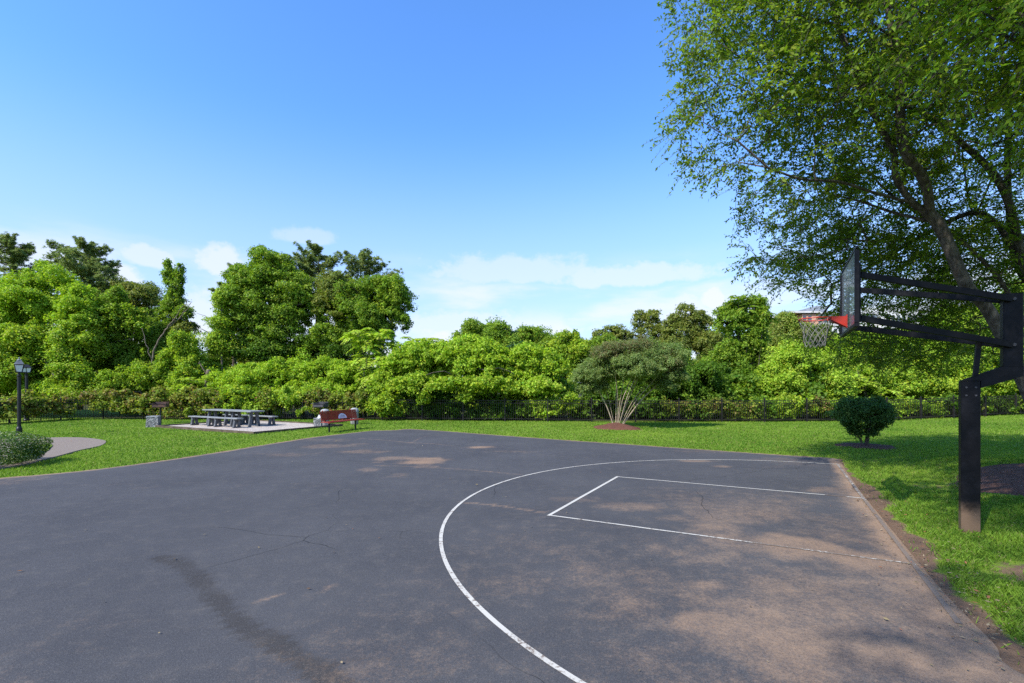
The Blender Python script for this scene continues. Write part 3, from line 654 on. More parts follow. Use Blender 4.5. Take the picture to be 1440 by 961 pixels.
def plant(name, label, cat, base, lobes, group=None, trunk_r=.16, bark=None, leaf=.2, asp=.72, cover=2.0, fine=.68, crown_name='crown', stem_name='trunk', stems=None, natt=34, mat=None, extra=(), broken=5, **kw):
    """a tree or shrub: trunk with limbs reaching into the lobes, and a crown of separate leaves over the lobes"""
    SEED[0] += 1; rng = np.random.default_rng(SEED[0]); root = empty(name, base); tag(root, label, cat, group); b = np.array(base)
    if broken: lobes = shatter(lobes, rng, broken)
    kw['sub'] = int(kw.get('sub', 14) * 1.22); kw['subr'] = tuple(np.array(kw.get('subr', (.26, .44))) * (.85, 1.25))
    V, c = crown_arrays(lobes, rng, leaf * fine, asp, cover * .60, **kw)
    o = link(crown_name, quads_mesh(name + '_' + crown_name, V - b, c), mat or LEAF, root)
    top = max(lobes, key=lambda l: l[2]); ctr = np.mean([l[:3] for l in lobes], 0)
    if stems is None:
        t = np.array([top[0] * .7 + ctr[0] * .3, top[1] * .7 + ctr[1] * .3, top[2]])
        stems = [[b - [0, 0, .1], b + (t - b) * .3 + rng.normal(0, .08, 3), b + (t - b) * .65 + rng.normal(0, .15, 3), t]]
    att = []
    wts = np.array([l[3] * l[5] for l in lobes]); wts = wts / wts.sum()
    for i in rng.choice(len(lobes), natt, p=wts): l = lobes[i]; att.append(np.array(l[:3]) + np.array(l[3:6]) * nrm(rng.standard_normal(3)) * rng.uniform(.5, .92))
    att = [a for a in att if a[2] > b[2] + .5]
    pos, par, w_, ns = skeleton(stems, att, rng, .6)
    rad = .016 * w_ ** .55; rad *= trunk_r / rad.max(); rad = np.maximum(rad, .010)
    link(stem_name, limb_mesh(pos - b, par, rad), bark or BARK, root)
    for S in extra: q = spline(S, 4) - b; MB().tube(q, np.linspace(trunk_r * .8, trunk_r * .3, len(q)), 7).build('stem', bark or BARK, root, True)
    return root
def shatter(lobes, rng, k=5):
    out = []
    for l in lobes:
        c = np.array(l[:3]); r = np.array(l[3:6]); d = nrm(rng.standard_normal((k, 3))); d[0] = [0, 0, .9]
        for q in d: out.append((*(c + r * q * rng.uniform(.36, .62)), *(r * rng.uniform(.38, .66) * rng.uniform(.8, 1.2, 3)), l[6]))
    return out
def PL(d, *ls, pal='vine', dep=1.0):
    """lobes measured on the photograph at a given distance: (px, py, half width, half height[, palette[, extra distance]])"""
    out = []
    for l in ls:
        dd = d + (l[5] if len(l) > 5 else 0); c = PX(l[0], l[1], dd); rx = l[2] * dd / F; rz = l[3] * dd / F
        out.append((*c, rx, dep * .5 * (rx + rz), rz, l[4] if len(l) > 4 and l[4] else pal))
    return out
def pine(label, base, top, wid, lo, group=None, pal='pine', name='pine_tree', seed=0, dens=1.0, whorl=.62, lean=0.0):
    """white-pine habit: bare straight trunk, level boughs in whorls, plumes of needles along each bough"""
    rng = np.random.default_rng(900 + seed); root = empty(name, base); tag(root, label, 'tree', group); b = np.array(base); H = top - b[2]
    mb = MB(); ts = np.linspace(0, 1, 12); tr = np.c_[lean * ts + .06 * np.sin(ts * 9), .05 * np.cos(ts * 7), ts * H - .1]
    mb.tube(tr, .20 * (1 - ts) ** .8 + .015, 9); VV = []; CC = []; tone = []
    zq = lo - b[2]
    while zq < H - .15:
        f = (zq - (lo - b[2])) / (H - lo + b[2]); prof = (math.sin(min(1, f * 1.6 + .45) * math.pi / 2)) * (1 - f ** 1.6) + .10
        for k in range(rng.integers(3, 6)):
            a = rng.random() * 6.283; L = wid * prof * rng.uniform(.55, 1.15); t0 = np.array([lean * zq / H, 0, zq]); dr = np.array([math.cos(a), math.sin(a), 0])
            rise = rng.uniform(.05, .35) + .5 * f; s = np.linspace(0, 1, 7); bp = t0 + dr * L * s[:, None] + np.array([0, 0, 1.]) * (L * rise * s ** 1.5)[:, None] + rng.normal(0, .04, (7, 3)) * s[:, None]
            mb.tube(bp, .035 * (1 - s * .85) * (L / 2.2) ** .5 + .006, 5, False)
            for q in range(int(12 + L * 20 * dens)):
                u = rng.uniform(.28, 1.03); p = np.array([np.interp(u, s, bp[:, i]) for i in range(3)]) + rng.normal(0, 1, 3) * np.array([.40, .40, .15]) * L * .34 * (1.15 - u * .6)
                n = 18; d = nrm(rng.standard_normal((n, 3)) * [1, 1, .7] + dr * .7 + [0, 0, .55]); ln = rng.uniform(.14, .30, n)
                P = p + d * (ln * .5)[:, None]; N = nrm(rng.standard_normal((n, 3)) * .7 + [-.3, -.4, 1.0]); VV.append(leaf_quads(P, N, d, ln, .045)); CC.append(pal_mix(PAL[pal], np.full(n, rng.random()), rng, n))
        zq += whorl * rng.uniform(.7, 1.45) * (1 - .45 * f)
    mb.build('trunk', BARK, root, True); link('crown', quads_mesh(name + '_crown', np.concatenate(VV), np.concatenate(CC)), NEEDLE, root); return root
def frond_plant(label, base, heads, frond=.95, nf=15, pal='lime', group=None, name='sumac', leaflets=13, seed=0):
    """slender stems, each ending in a rosette of long arching feather leaves"""
    rng = np.random.default_rng(700 + seed); root = empty(name, base); tag(root, label, 'plant', group); b = np.array(base); st = MB(); VV = []; CC = []
    for h in heads:
        h = np.asarray(h) - b; foot = np.array([rng.normal(0, .25) + h[0] * .45, rng.normal(0, .2) + h[1] * .45, -.1]); s = np.linspace(0, 1, 8)
        sp = foot + (h - foot) * s[:, None] + np.array([0, 0, 1]) * (.25 * np.sin(s * 3.14))[:, None] + rng.normal(0, .03, (8, 3)); sp[-1] = h; st.tube(sp, .035 * (1 - .7 * s), 6)
        for k in range(nf):
            a = k * 2.4 + rng.normal(0, .25); el = rng.uniform(-.05, 1.05); L = frond * rng.uniform(.75, 1.15); o = h - [0, 0, rng.uniform(0, .45)]
            t = np.linspace(0.05, 1, 9); R_ = L * t; ax = np.c_[np.cos(a) * R_ * math.cos(el * .8), np.sin(a) * R_ * math.cos(el * .8), R_ * math.sin(el) - .62 * L * t ** 2.1]; rp = o + ax
            st.tube(rp, np.linspace(.010, .004, 9), 3, False)
            u = np.repeat(np.linspace(.16, 1, leaflets), 2); n = len(u); P = np.c_[[np.interp(u, t, rp[:, i]) for i in range(3)]].T; T = nrm(np.c_[[np.interp(u, t, np.gradient(rp[:, i])) for i in range(3)]].T)
            side = np.tile([1, -1], leaflets)[:, None]; up = nrm(np.array([0, 0, 1]) - T * T[:, 2:3]); S = np.cross(T, up) * side
            D = nrm(S + T * .35 - np.array([0, 0, .28]) + rng.normal(0, .12, (n, 3))); ln = .30 * frond * np.sin(np.clip(u * 2.6 + .35, 0, 3.0)) ** .6 * rng.uniform(.8, 1.1, n) + .03
            VV.append(leaf_quads(P + D * (ln * .5)[:, None], nrm(up + rng.normal(0, .2, (n, 3))), D, ln, ln * .30)); CC.append(pal_mix(PAL[pal], np.clip(rng.random() + .1 * rng.standard_normal(n), 0, .99), rng, n))
    st.build('stem', BARKG, root, True); link('foliage', quads_mesh(name + '_foliage', np.concatenate(VV), np.concatenate(CC)), LEAF, root); return root

# ------------------------------------------------------------------ the wood beyond the fence, from left to right
BEY = 'trees and vine masses beyond the fence'
def bp(px, d): return base_of((px - CX) * d / F, d)
pine('dark pine farthest left in the photo, rising behind the bright vine mound', bp(14, 43), PX(14, 335, 43)[2], 4.6, 7.5, BEY, seed=1)
pine('dark spreading pine second from the left, its flat boughs against the sky', bp(112, 42), PX(112, 343, 42)[2], 4.6, 7.4, BEY, seed=2, lean=.5)
plant('broadleaf_tree', 'olive-green rounded tree between the second pine and the narrow spire tree', 'tree', bp(190, 41), PL(41, (182, 425, 34, 26), (165, 450, 34, 34), (200, 445, 22, 26), (150, 415, 26, 16), pal='olive'), BEY, .2, leaf=.19)
plant('vine_covered_tree', 'broad bright green vine-smothered mound at the left edge, behind both lamp posts', 'tree', bp(50, 35), PL(33, (60, 432, 54, 42), (10, 440, 38, 42), (112, 450, 34, 44), (50, 500, 70, 48, 'vine', -1), (-20, 490, 46, 60), (105, 510, 44, 42, 'vine', -1), (20, 535, 60, 30, 'vine', -1.6), (-70, 450, 50, 70), pal='bright'), BEY, .25, cover=2.1, sub=20, subr=(.2, .36), leaf=.19)
plant('vine_covered_tree', 'darker vine-draped mound with a shady hollow right of the bright left mound', 'tree', bp(172, 35.5), PL(34, (165, 440, 28, 38, 'mid'), (178, 478, 24, 30), (146, 500, 24, 44, 'mid', .8), (182, 520, 24, 32, 'mid', .5), (190, 452, 16, 22, 'vine'), pal='mid'), BEY, .18, sub=18, subr=(.22, .38), up=.45, leaf=.19)
plant('spire_tree', 'narrow ragged vine-wrapped tree with two pointed tops against the sky', 'tree', bp(240, 36), PL(36, (236, 380, 5, 13), (237, 398, 8, 15), (242, 416, 11, 14), (240, 433, 14, 14), (235, 450, 17, 14), (248, 466, 20, 15, 'olive'), (240, 486, 25, 20), (252, 388, 5, 14), (253, 406, 7, 13), (226, 440, 9, 9, 'dark'), (222, 492, 24, 26), (264, 472, 18, 20, 'olive'), (236, 470, 24, 18), (262, 450, 13, 16), (228, 510, 26, 22), (210, 470, 12, 22, 'mid', 1.5), pal='mid'), BEY, .15, sub=18, subr=(.24, .48), leaf=.18, stray=.16, broken=3, stems=[[bp(240, 36), PX(243, 470, 36), PX(238, 410, 36), PX(236, 368, 36)], [PX(243, 440, 36), PX(252, 405, 36), PX(253, 375, 36)]])
plant('vine_mound', 'rounded leafy vine mound in front of the leaning dead trunk', 'vine', bp(262, 32.5), PL(32.5, (258, 500, 28, 26), (238, 522, 24, 26), (270, 528, 26, 24), (222, 530, 22, 22, 'mid', .5), pal='vine'), BEY, .06, sub=18, subr=(.22, .36), leaf=.17)
plant('vine_wrapped_snag', 'slim upright snag wrapped in vine left of the tall broadleaf tree', 'tree', bp(312, 34), PL(34, (311, 430, 6, 22), (313, 462, 9, 24), (312, 500, 14, 28), (300, 528, 24, 22, 'vine')), BEY, .09, sub=12, subr=(.4, .7), leaf=.17, stray=.12)
plant('broadleaf_tree', 'tall rounded broadleaf tree, largest crown left of centre, behind the picnic tables', 'tree', bp(385, 36), PL(36, (372, 388, 40, 32), (392, 418, 44, 40), (346, 430, 36, 40), (402, 465, 44, 44), (352, 480, 40, 40), (425, 440, 24, 32), (338, 400, 18, 26, 'mid'), (378, 510, 56, 34, 'dark'), pal='mid'), BEY, .3, sub=22, subr=(.22, .36), leaf=.2, cover=1.9, natt=70)
pine('dark pine with splayed boughs just right of the tall broadleaf tree', bp(447, 40), PX(440, 347, 40)[2], 3.3, 8.0, BEY, seed=3)
pine('dark pine right of centre group, its top level above the draped tree', bp(506, 41), PX(504, 358, 41)[2], 4.0, 7.8, BEY, seed=4)
pine('small pine low behind the broadleaf tree at its left shoulder', bp(330, 40), PX(330, 372, 40)[2], 1.7, 8.2, BEY, seed=6)
plant('bare_topped_tree', 'thin half-bare tree with a twiggy greyish top behind the draped tree', 'tree', bp(552, 39), PL(39, (552, 402, 16, 14, 'olive'), (545, 425, 22, 18, 'olive')), BEY, .12, cover=.35, sub=16, natt=90, bark=BARKG)
plant('vine_draped_tree', 'wide vine-draped tree with a lumpy overhanging right side, centre left', 'tree', bp(510, 36), PL(36, (500, 420, 46, 30), (545, 425, 38, 34), (470, 430, 34, 34, 'olive'), (563, 440, 24, 30), (546, 462, 30, 30), (520, 455, 40, 32), (462, 470, 36, 38), (500, 500, 50, 40, 'dark', .6), (556, 420, 26, 20, 'vine'), (450, 510, 40, 36, 'dark', .6), pal='mid'), BEY, .26, sub=20, subr=(.22, .36), up=.4, leaf=.19, cover=2.0)
plant('vine_mound', 'long low vine bank over the fence behind the picnic tables', 'vine', bp(395, 32), PL(31.8, (352, 540, 46, 26), (400, 536, 46, 28), (450, 538, 46, 28), (318, 546, 34, 24), (490, 545, 36, 28), (375, 556, 60, 22, 'bright', -.6), (460, 560, 56, 20, 'bright', -.6), pal='bright'), BEY, .06, sub=20, subr=(.2, .34), leaf=.17)
plant('vine_mound', 'low leafy vine tangle beneath the spire tree, left of the tables', 'vine', bp(215, 32), PL(32, (200, 540, 34, 24), (170, 548, 36, 22), (130, 552, 36, 22), (250, 552, 36, 20), (290, 552, 30, 20), (60, 556, 60, 20), (0, 556, 50, 22), pal='vine'), BEY, .06, sub=18, subr=(.2, .34), leaf=.17)
frond_plant('bright feathery sumac in front of the snag, above the left half of the tables', bp(262, 31.2), [PX(250, 545, 31.2), PX(268, 534, 31.2), PX(282, 548, 31.0), PX(330, 540, 31.0), PX(318, 552, 30.9)], 1.05, 13, 'lime', 'sumacs along the fence', seed=1)
frond_plant('feathery sumac in the low vine bank above the red bench', bp(420, 31), [PX(395, 548, 31), PX(420, 540, 31), PX(440, 550, 31), PX(462, 546, 31)], 1.05, 13, 'bright', 'sumacs along the fence', seed=2)
frond_plant('tall lime-green sumac with two starry heads in front of the draped tree', bp(525, 31), [PX(505, 466, 31), PX(535, 470, 31), PX(520, 480, 31.2), PX(515, 502, 31), PX(540, 500, 30.8), PX(528, 522, 30.6)], 1.30, 18, 'lime', 'sumacs along the fence', seed=3)
frond_plant('spreading sumac with fan-like heads just right of the draped tree', bp(585, 32), [PX(560, 484, 32), PX(580, 480, 32), PX(600, 478, 32), PX(592, 492, 31.7), PX(570, 496, 31.6)], 1.2, 15, 'lime', 'sumacs along the fence', seed=4)
plant('grape_vine_mass', 'long heavy grape vine spilling over the fence, dark hollow beneath, centre of the photo', 'vine', bp(650, 31.5),
      PL(30, (560, 520, 36, 26), (600, 512, 40, 30), (640, 518, 40, 30), (690, 515, 42, 32), (735, 522, 38, 30), (770, 516, 34, 26), (575, 544, 34, 18, 'vine', -1.5), (628, 545, 40, 13, 'vine', -1.9), (700, 546, 46, 12, 'vine', -2.0), (760, 548, 32, 15, 'lime', -2.0), (596, 560, 10, 9, 'vine', -1.9), (655, 560, 12, 8, 'vine', -2.0), (540, 568, 14, 16, 'vine', -1.4), (660, 500, 60, 24, 'bright', 1.2), (540, 548, 22, 26, 'vine'), pal='bright'), BEY, .07, sub=20, subr=(.2, .36), up=.35, out=.9, leaf=.20, droop=1.0,
      stems=[[bp(655, 31.2), PX(661, 575, 30.9), PX(651, 552, 30.6), PX(660, 530, 30.4)]], extra=[[np.array(bp(u, 31.2)) - [0, 0, .1], PX(u + 6, 575, 30.9), PX(u - 4, 552, 30.6), PX(u + 5, 530, 30.4)] for u in (560, 600, 664, 700, 745)], bark=BARKG, stem_name='stem')
plant('round_tree', 'rounded mid-green tree rising behind the left part of the grape vine', 'tree', bp(680, 38), PL(38, (668, 482, 30, 22), (700, 474, 30, 18), (690, 500, 46, 26), (648, 500, 26, 22), pal='mid'), BEY, .2, sub=20, leaf=.2)
plant('round_tree', 'rounded green tree behind the right part of the grape vine', 'tree', bp(742, 38.5), PL(38.5, (744, 480, 30, 18), (762, 494, 26, 20), (722, 488, 26, 20, 'blue'), (740, 505, 44, 24), pal='mid'), BEY, .18, sub=20, leaf=.2)
frond_plant('blue-green tree-of-heaven shoots in the dip between the round trees', bp(725, 34), [PX(700, 490, 34), PX(725, 486, 34), PX(745, 496, 34), PX(715, 505, 33.8), PX(765, 508, 33.8)], 1.1, 14, 'blue', 'sumacs along the fence', seed=5)
plant('vine_covered_tree', 'vine-hung slender tree with an arching top left of the multi-stem shrub', 'tree', bp(800, 35), PL(35, (790, 485, 16, 16), (806, 478, 14, 12), (786, 512, 22, 26), (822, 500, 22, 20), (800, 535, 40, 26), pal='vine'), BEY, .12, sub=16, leaf=.18)
plant('open_crowned_tree', 'far open-crowned tree with see-through twigs above the multi-stem shrub', 'tree', bp(905, 46), PL(46, (868, 470, 20, 12), (905, 460, 16, 18), (920, 448, 16, 12), (900, 446, 10, 8), (880, 485, 36, 20), (925, 478, 24, 22), (845, 478, 22, 14), pal='olive'), BEY, .18, cover=1.6, sub=18, subr=(.18, .34), leaf=.22, natt=60, stray=.12)
plant('open_crowned_tree', 'taller open-crowned tree right of the shrub, its leafy top against cloud', 'tree', bp(968, 44), PL(44, (965, 446, 22, 16), (985, 456, 20, 18), (948, 456, 14, 14), (960, 475, 36, 22), (990, 490, 36, 30), (925, 500, 50, 26), pal='olive'), BEY, .2, cover=1.8, sub=20, subr=(.18, .34), leaf=.21, natt=60, stray=.1)
plant('round_tree', 'low mid-green tree behind the multi-stem shrub', 'tree', bp(860, 36), PL(36, (850, 500, 36, 20), (900, 505, 40, 20), (945, 520, 40, 30), (820, 520, 30, 20), pal='mid'), BEY, .14, sub=20, leaf=.2)
plant('vine_covered_tree', 'dark green vine-wrapped tree with a tufted top, left of the basketball net', 'tree', bp(1048, 33.5), PL(33.5, (1042, 442, 30, 22), (1066, 452, 22, 20), (1020, 462, 24, 24), (1050, 478, 34, 28), (1030, 510, 36, 34), (1068, 500, 20, 26), (1022, 545, 34, 26), pal='mid'), BEY, .2, sub=20, subr=(.2, .34), leaf=.19)
frond_plant('tree-of-heaven sprays topping the dark vine-wrapped tree', bp(1040, 33), [PX(1038, 420, 33), PX(1052, 430, 33), PX(1022, 440, 33), PX(1075, 440, 33)], .95, 13, 'mid', 'sumacs along the fence', seed=6)
plant('yellow_green_tree', 'pale yellow-green tree under the brick building, behind the basketball net', 'tree', bp(1122, 40), PL(40, (1102, 464, 24, 22), (1122, 468, 20, 14), (1135, 474, 22, 15), (1112, 494, 38, 26), (1150, 480, 26, 20), (1165, 508, 40, 26), (1090, 500, 24, 30), pal='yellow'), BEY, .18, sub=20, leaf=.19, cover=1.7)
plant('vine_mound', 'dark ivy mass over the fence right of the multi-stem shrub', 'vine', bp(965, 30), PL(29.6, (960, 545, 40, 24), (995, 540, 30, 28), (935, 552, 30, 20), (980, 562, 40, 18), (905, 548, 36, 26), (868, 555, 34, 26), (885, 568, 40, 16), (838, 562, 26, 18), pal='dark'), BEY, .06, sub=18, leaf=.19)
plant('vine_mound', 'bright leafy bank below the net, between the vine-wrapped tree and clipped bush', 'vine', bp(1100, 31), PL(31, (1080, 535, 40, 26), (1120, 525, 40, 30), (1060, 552, 36, 20), (1160, 540, 40, 28), (1140, 555, 50, 18), (1110, 505, 24, 20), pal='lime'), BEY, .06, sub=20, leaf=.17)
frond_plant('lime feathery sumacs behind the fence right of the clipped bush', bp(1225, 31), [PX(1185, 530, 31), PX(1205, 520, 31), PX(1230, 510, 31.5), PX(1255, 522, 31), PX(1275, 535, 30.8), PX(1215, 540, 30.6), PX(1245, 545, 30.6)], 1.0, 14, 'lime', 'sumacs along the fence', seed=7)
frond_plant('bright sumacs behind the fence left of the clipped bush', bp(1150, 31), [PX(1100, 530, 30.6), PX(1125, 540, 30.6), PX(1150, 535, 30.6), PX(1168, 548, 30.5), PX(1138, 520, 31)], .9, 13, 'lime', 'sumacs along the fence', seed=8)
plant('round_tree', 'bright green tree seen under the backboard arms', 'tree', bp(1210, 37), PL(37, (1200, 492, 34, 20), (1240, 496, 40, 22), (1180, 506, 40, 22), (1290, 486, 46, 28), (1340, 474, 40, 34), (1250, 486, 26, 16), pal='bright'), BEY, .2, sub=20, leaf=.19)
plant('vine_mound', 'mixed green vine bank behind the hoop pole', 'vine', bp(1320, 31.8), PL(31.5, (1250, 545, 46, 22), (1300, 530, 40, 30), (1350, 535, 40, 30), (1400, 530, 46, 34), (1450, 530, 46, 36), (1330, 555, 60, 18), pal='vine'), BEY, .06, sub=20, leaf=.18)
plant('broadleaf_tree', 'shaded green tree at the right edge beyond the fence', 'tree', bp(1430, 36), PL(36, (1400, 470, 46, 46), (1460, 460, 56, 60), (1430, 510, 56, 36), (1520, 470, 60, 70), pal='mid'), BEY, .22, sub=20, leaf=.2)
for k, (px, d, s) in enumerate(((-170, 34, 1.25), (-330, 32, 1.1), (1620, 36, 1.2), (1800, 38, 1.3))):
    plant('broadleaf_tree', ('tall leafy tree beyond the left edge of the fence', 'leafy tree well left of the lamp posts', 'leafy tree beyond the right edge of the lawn', 'tall leafy tree well beyond the right of the lawn')[k], 'tree', bp(px, d),
          PL(d, (px, 440, 60 * s, 50 * s), (px - 50, 480, 60 * s, 50 * s), (px + 50, 490, 60 * s, 50 * s), (px, 530, 90 * s, 36 * s), pal='mid'), BEY, .25, leaf=.26, cover=1.5)
# undergrowth closing the view below and behind the trees
def mass(name, rng, x0, x1, dfun, zlo, zhi, pals, leaf, n_l, rr):
    L = []
    for i in range(n_l):
        x = x0 + (x1 - x0) * (i + rng.random()) / n_l; d = dfun(x) + rng.normal(0, .5); r = rng.uniform(*rr); L.append((x, d, rng.uniform(zlo, zhi), r * 1.3, r, r * .9, pals[rng.integers(len(pals))]))
    V, c = crown_arrays(L, rng, leaf, .7, 1.5, 12, (.25, .42)); return link(name, quads_mesh(name, V, c), LEAF)
rng = np.random.default_rng(77)
tag(mass('undergrowth', rng, -34, 44, lambda x: float(fence_y(np.array(x))) + 3.6, .2, 1.5, ['vine', 'mid', 'dark', 'mid'], .22, 64, (.9, 1.6)), kind='stuff')
tag(mass('far_woods', rng, -75, 85, lambda x: 56, 1.0, 4.6, ['mid', 'dark', 'olive'], .42, 46, (2.2, 3.6)), kind='stuff')

# dead trunks and bare limbs
def dead(label, base, paths, group=None):
    root = empty('dead_tree', base); tag(root, label, 'tree', group); b = np.array(base)
    for i, (p, r0, r1) in enumerate(paths):
        S = spline(p, 5) - b; S = S + np.random.default_rng(i).normal(0, .025, S.shape); MB().tube(S, np.linspace(r0, r1, len(S)), 7).build('trunk' if i == 0 else 'branch', DEADWOOD, root, True)
dead('leaning grey dead trunk with bare forked limbs left of the vine-wrapped snag', bp(208, 32.8), [([bp(208, 32.8), PX(212, 520, 32.8), PX(218, 490, 32.8), PX(232, 465, 32.8), PX(245, 450, 32.8)], .075, .035), ([PX(232, 465, 32.8), PX(252, 448, 32.9), PX(262, 436, 33), PX(270, 424, 33.1)], .045, .012), ([PX(245, 452, 32.8), PX(256, 432, 32.5), PX(268, 428, 32.4)], .035, .01), ([PX(213, 505, 32.8), PX(204, 480, 32.6), PX(200, 462, 32.6)], .04, .012), ([PX(258, 440, 33), PX(262, 424, 33), PX(258, 416, 33)], .02, .006)])
dead('bare dead limbs reaching left from the vine-wrapped snag', bp(316, 33.6), [([bp(316, 33.6), PX(312, 500, 33.6), PX(300, 475, 33.5), PX(284, 464, 33.4), PX(274, 462, 33.3)], .06, .012), ([PX(308, 490, 33.6), PX(306, 458, 33.6), PX(290, 446, 33.5), PX(276, 440, 33.4)], .035, .008), ([PX(311, 470, 33.8), PX(312, 420, 33.8), PX(312, 402, 33.8)], .03, .006)])
dead('short broken brown stump tangled in vines behind the grill', bp(292, 31.6), [([bp(292, 31.6), PX(290, 545, 31.6), PX(294, 520, 31.6)], .16, .12), ([PX(293, 530, 31.6), PX(284, 516, 31.5), PX(280, 508, 31.5)], .05, .02)])

# ------------------------------------------------------------------ brick building far beyond the trees
D0 = 140.0
def bx(px): return (px - CX) * D0 / F
def bz(py): return CAMZ + (HY - py) * D0 / F
root = empty('brick_building', (bx(1128), D0, 0)); tag(root, 'distant orange brick and pale building showing above the trees behind the backboard', 'building'); o3 = np.array([bx(1128), D0, 0])
def bwall(x0, x1, z0, z1, y0, y1, name, mat, par): return MB().box(np.array([(bx(x0) + bx(x1)) / 2, (y0 + y1) / 2, (z0 + z1) / 2]) - o3, (bx(x1) - bx(x0), y1 - y0, z1 - z0)).build(name, mat, par)
bwall(1128, 1151, -1, bz(442), D0, D0 + 24, 'wall', BRICK, root); bwall(1151.1, 1236, -1, bz(441.4), D0 + .6, D0 + 24, 'wall', PALEW, root); bwall(1236.1, 1345, -1, bz(446), D0 - .8, D0 + 24, 'wall', PALEW, root)
bwall(1112, 1152, bz(440.5), bz(438.2), D0 - .6, D0 + 23, 'cornice', PALEW, root); bwall(1152.1, 1237, bz(441.3), bz(439.6), D0 - .1, D0 + 23, 'cornice', PALEW, root)
bwall(1157, 1173, bz(439.5), bz(428), D0 + 3, D0 + 12, 'penthouse', GREYW, root); bwall(1123, 1148, bz(438), bz(433.5), D0 + 5, D0 + 12, 'penthouse', GREYW, root); bwall(1180, 1194, bz(439.5), bz(434), D0 + 6, D0 + 12, 'penthouse', PALEW, root)
win0 = None
for i in range(26):
    for j in range(2):
        px0 = 1131 + i * 7.6; off = -.05 if px0 < 1149 else (.55 if px0 < 1234 else -.85)
        if 1146 < px0 < 1152 or 1230 < px0 < 1238: continue
        zc = bz(448.5) - j * 3.6; c = np.array([bx(px0), D0 + off, zc]) - o3
        if win0 is None: win0 = MB().box((0, 0, 0), (.85, .16, 1.7)).build('window', WINDOWM, root); win0.location = c
        else: q = win0.copy(); COL.objects.link(q); q.parent = root; q.location = c

# ------------------------------------------------------------------ fence: posts and panels of black pickets
froot = empty('picket_fence', (0, 28, 0)); tag(froot, 'long black metal picket fence running along the far edge of the lawn', 'fence')
PLEN = 2.42
pm = MB()
for zz in (.14, 1.02, 1.17): pm.box((PLEN / 2, 0, zz), (PLEN - .07, .026, .028))
for i in range(1, 20): pm.box((i * PLEN / 20, 0, .63), (.0165, .0165, 1.14))
panel0 = pm.build('panel', FENCEM, froot); pp = MB().box((0, 0, .62), (.065, .065, 1.30)); pp.lathe([(.045, 1.27), (.045, 1.285), (.02, 1.32), (.0, 1.33)], (0, 0, 0), 8); post0 = pp.build('post', FENCEM, froot)
firstp = firstq = True
fl = np.array(FENCE, float); seg = np.r_[0, np.cumsum(np.hypot(*np.diff(fl, axis=0).T))]; u = 0.0
while u < seg[-1] - PLEN:
    a = np.array([np.interp(u, seg, fl[:, i]) for i in (0, 1)]); b = np.array([np.interp(u + PLEN, seg, fl[:, i]) for i in (0, 1)]); za, zb = float(hgt(*a)), float(hgt(*b)); ang_ = math.atan2(*(b - a)[::-1])
    q = post0 if firstq else post0.copy()
    if not firstq: COL.objects.link(q); q.parent = froot
    q.location = (a[0], a[1] - 28, za); q.rotation_euler = (0, 0, ang_); firstq = False
    q = panel0 if firstp else panel0.copy()
    if not firstp: COL.objects.link(q); q.parent = froot
    q.location = (a[0], a[1] - 28, za); q.rotation_euler = (0, -math.atan2(zb - za, PLEN), ang_); firstp = False
    u += PLEN
# vines growing through the fence
def fence_vine(label, x0, x1, pal, hgt_, off, depth=.42, cover=1.7, alt=None, pts=None):
    SEED[0] += 1; rng = np.random.default_rng(SEED[0]); L = []
    n = max(2, int(abs(x1 - x0) / .75))
    for i in range(n):
        x = x0 + (x1 - x0) * (i + .5) / n
        y = float(fence_y(np.array(x))) if pts is None else None
        if pts is not None: t = (i + .5) / n; x = pts[0][0] + (pts[1][0] - pts[0][0]) * t; y = pts[0][1] + (pts[1][1] - pts[0][1]) * t
        h = hgt_ * rng.uniform(.8, 1.2); z0 = float(hgt(x, y)); L.append((x + (off if pts is not None and False else 0), y + off, z0 + h * .52, .62, depth, h * .55, alt if alt and rng.random() < .4 else pal))
    b = base_of(np.mean([l[0] for l in L]), np.mean([l[1] for l in L])); root = empty('fence_vine', b); tag(root, label, 'vine', 'vines on the fence')
    V, c = crown_arrays(L, rng, .13, .75, cover, 12, (.3, .5), up=.4, stray=.10, inner=.5); link('foliage', quads_mesh('fence_vine_foliage', V - np.array(b), c), LEAF, root)
    for l in L:
        p = np.array(l[:3]) - b; MB().tube([[p[0] + .1, p[1], -.05], [p[0] - .05, p[1] + .05, l[2] * .6], [p[0] + .12, p[1], l[2] * 1.3]], [.018, .014, .006], 5).build('stem', BARK, root)
fence_vine('yellowing vine hedge with brown patches on the fence, farthest left beside the lamp post', 0, 6, 'hedge', 1.35, .12, pts=((-27.6, 24.2), (-26.1, 29.4)))
fence_vine('yellow-green vine hedge on the fence left of the grill', -25.6, -20.5, 'hedge', 1.5, .03)
fence_vine('vine hedge on the fence directly behind the left grill', -20.5, -16.5, 'hedge', 1.45, .03, alt='vine')
fence_vine('vine hedge on the fence behind the picnic tables', -16.5, -11.8, 'vine', 1.4, .03, alt='hedge')
fence_vine('vine hedge on the fence behind the red bench', -11.8, -6.6, 'hedge', 1.4, .03, alt='vine')
fence_vine('dark ivy low on the fence under the grape vine', -5.8, .8, 'dark', .7, .55, cover=1.2)
fence_vine('bright vine patch on the fence left of the multi-stem shrub', .8, 3.6, 'vine', 1.3, .45, alt='lime')
fence_vine('sparse reddish and green vine behind the pickets right of the multi-stem shrub', 7.6, 14.5, 'hedge', 1.0, .5, cover=1.0, alt='dark')
fence_vine('leafy vine behind the pickets left of the clipped bush', 14.5, 18.8, 'vine', 1.15, .5, alt='hedge')
fence_vine('lime vine behind the pickets right of the clipped bush', 20.5, 25.5, 'lime', 1.0, .6, cover=1.2, alt='vine')
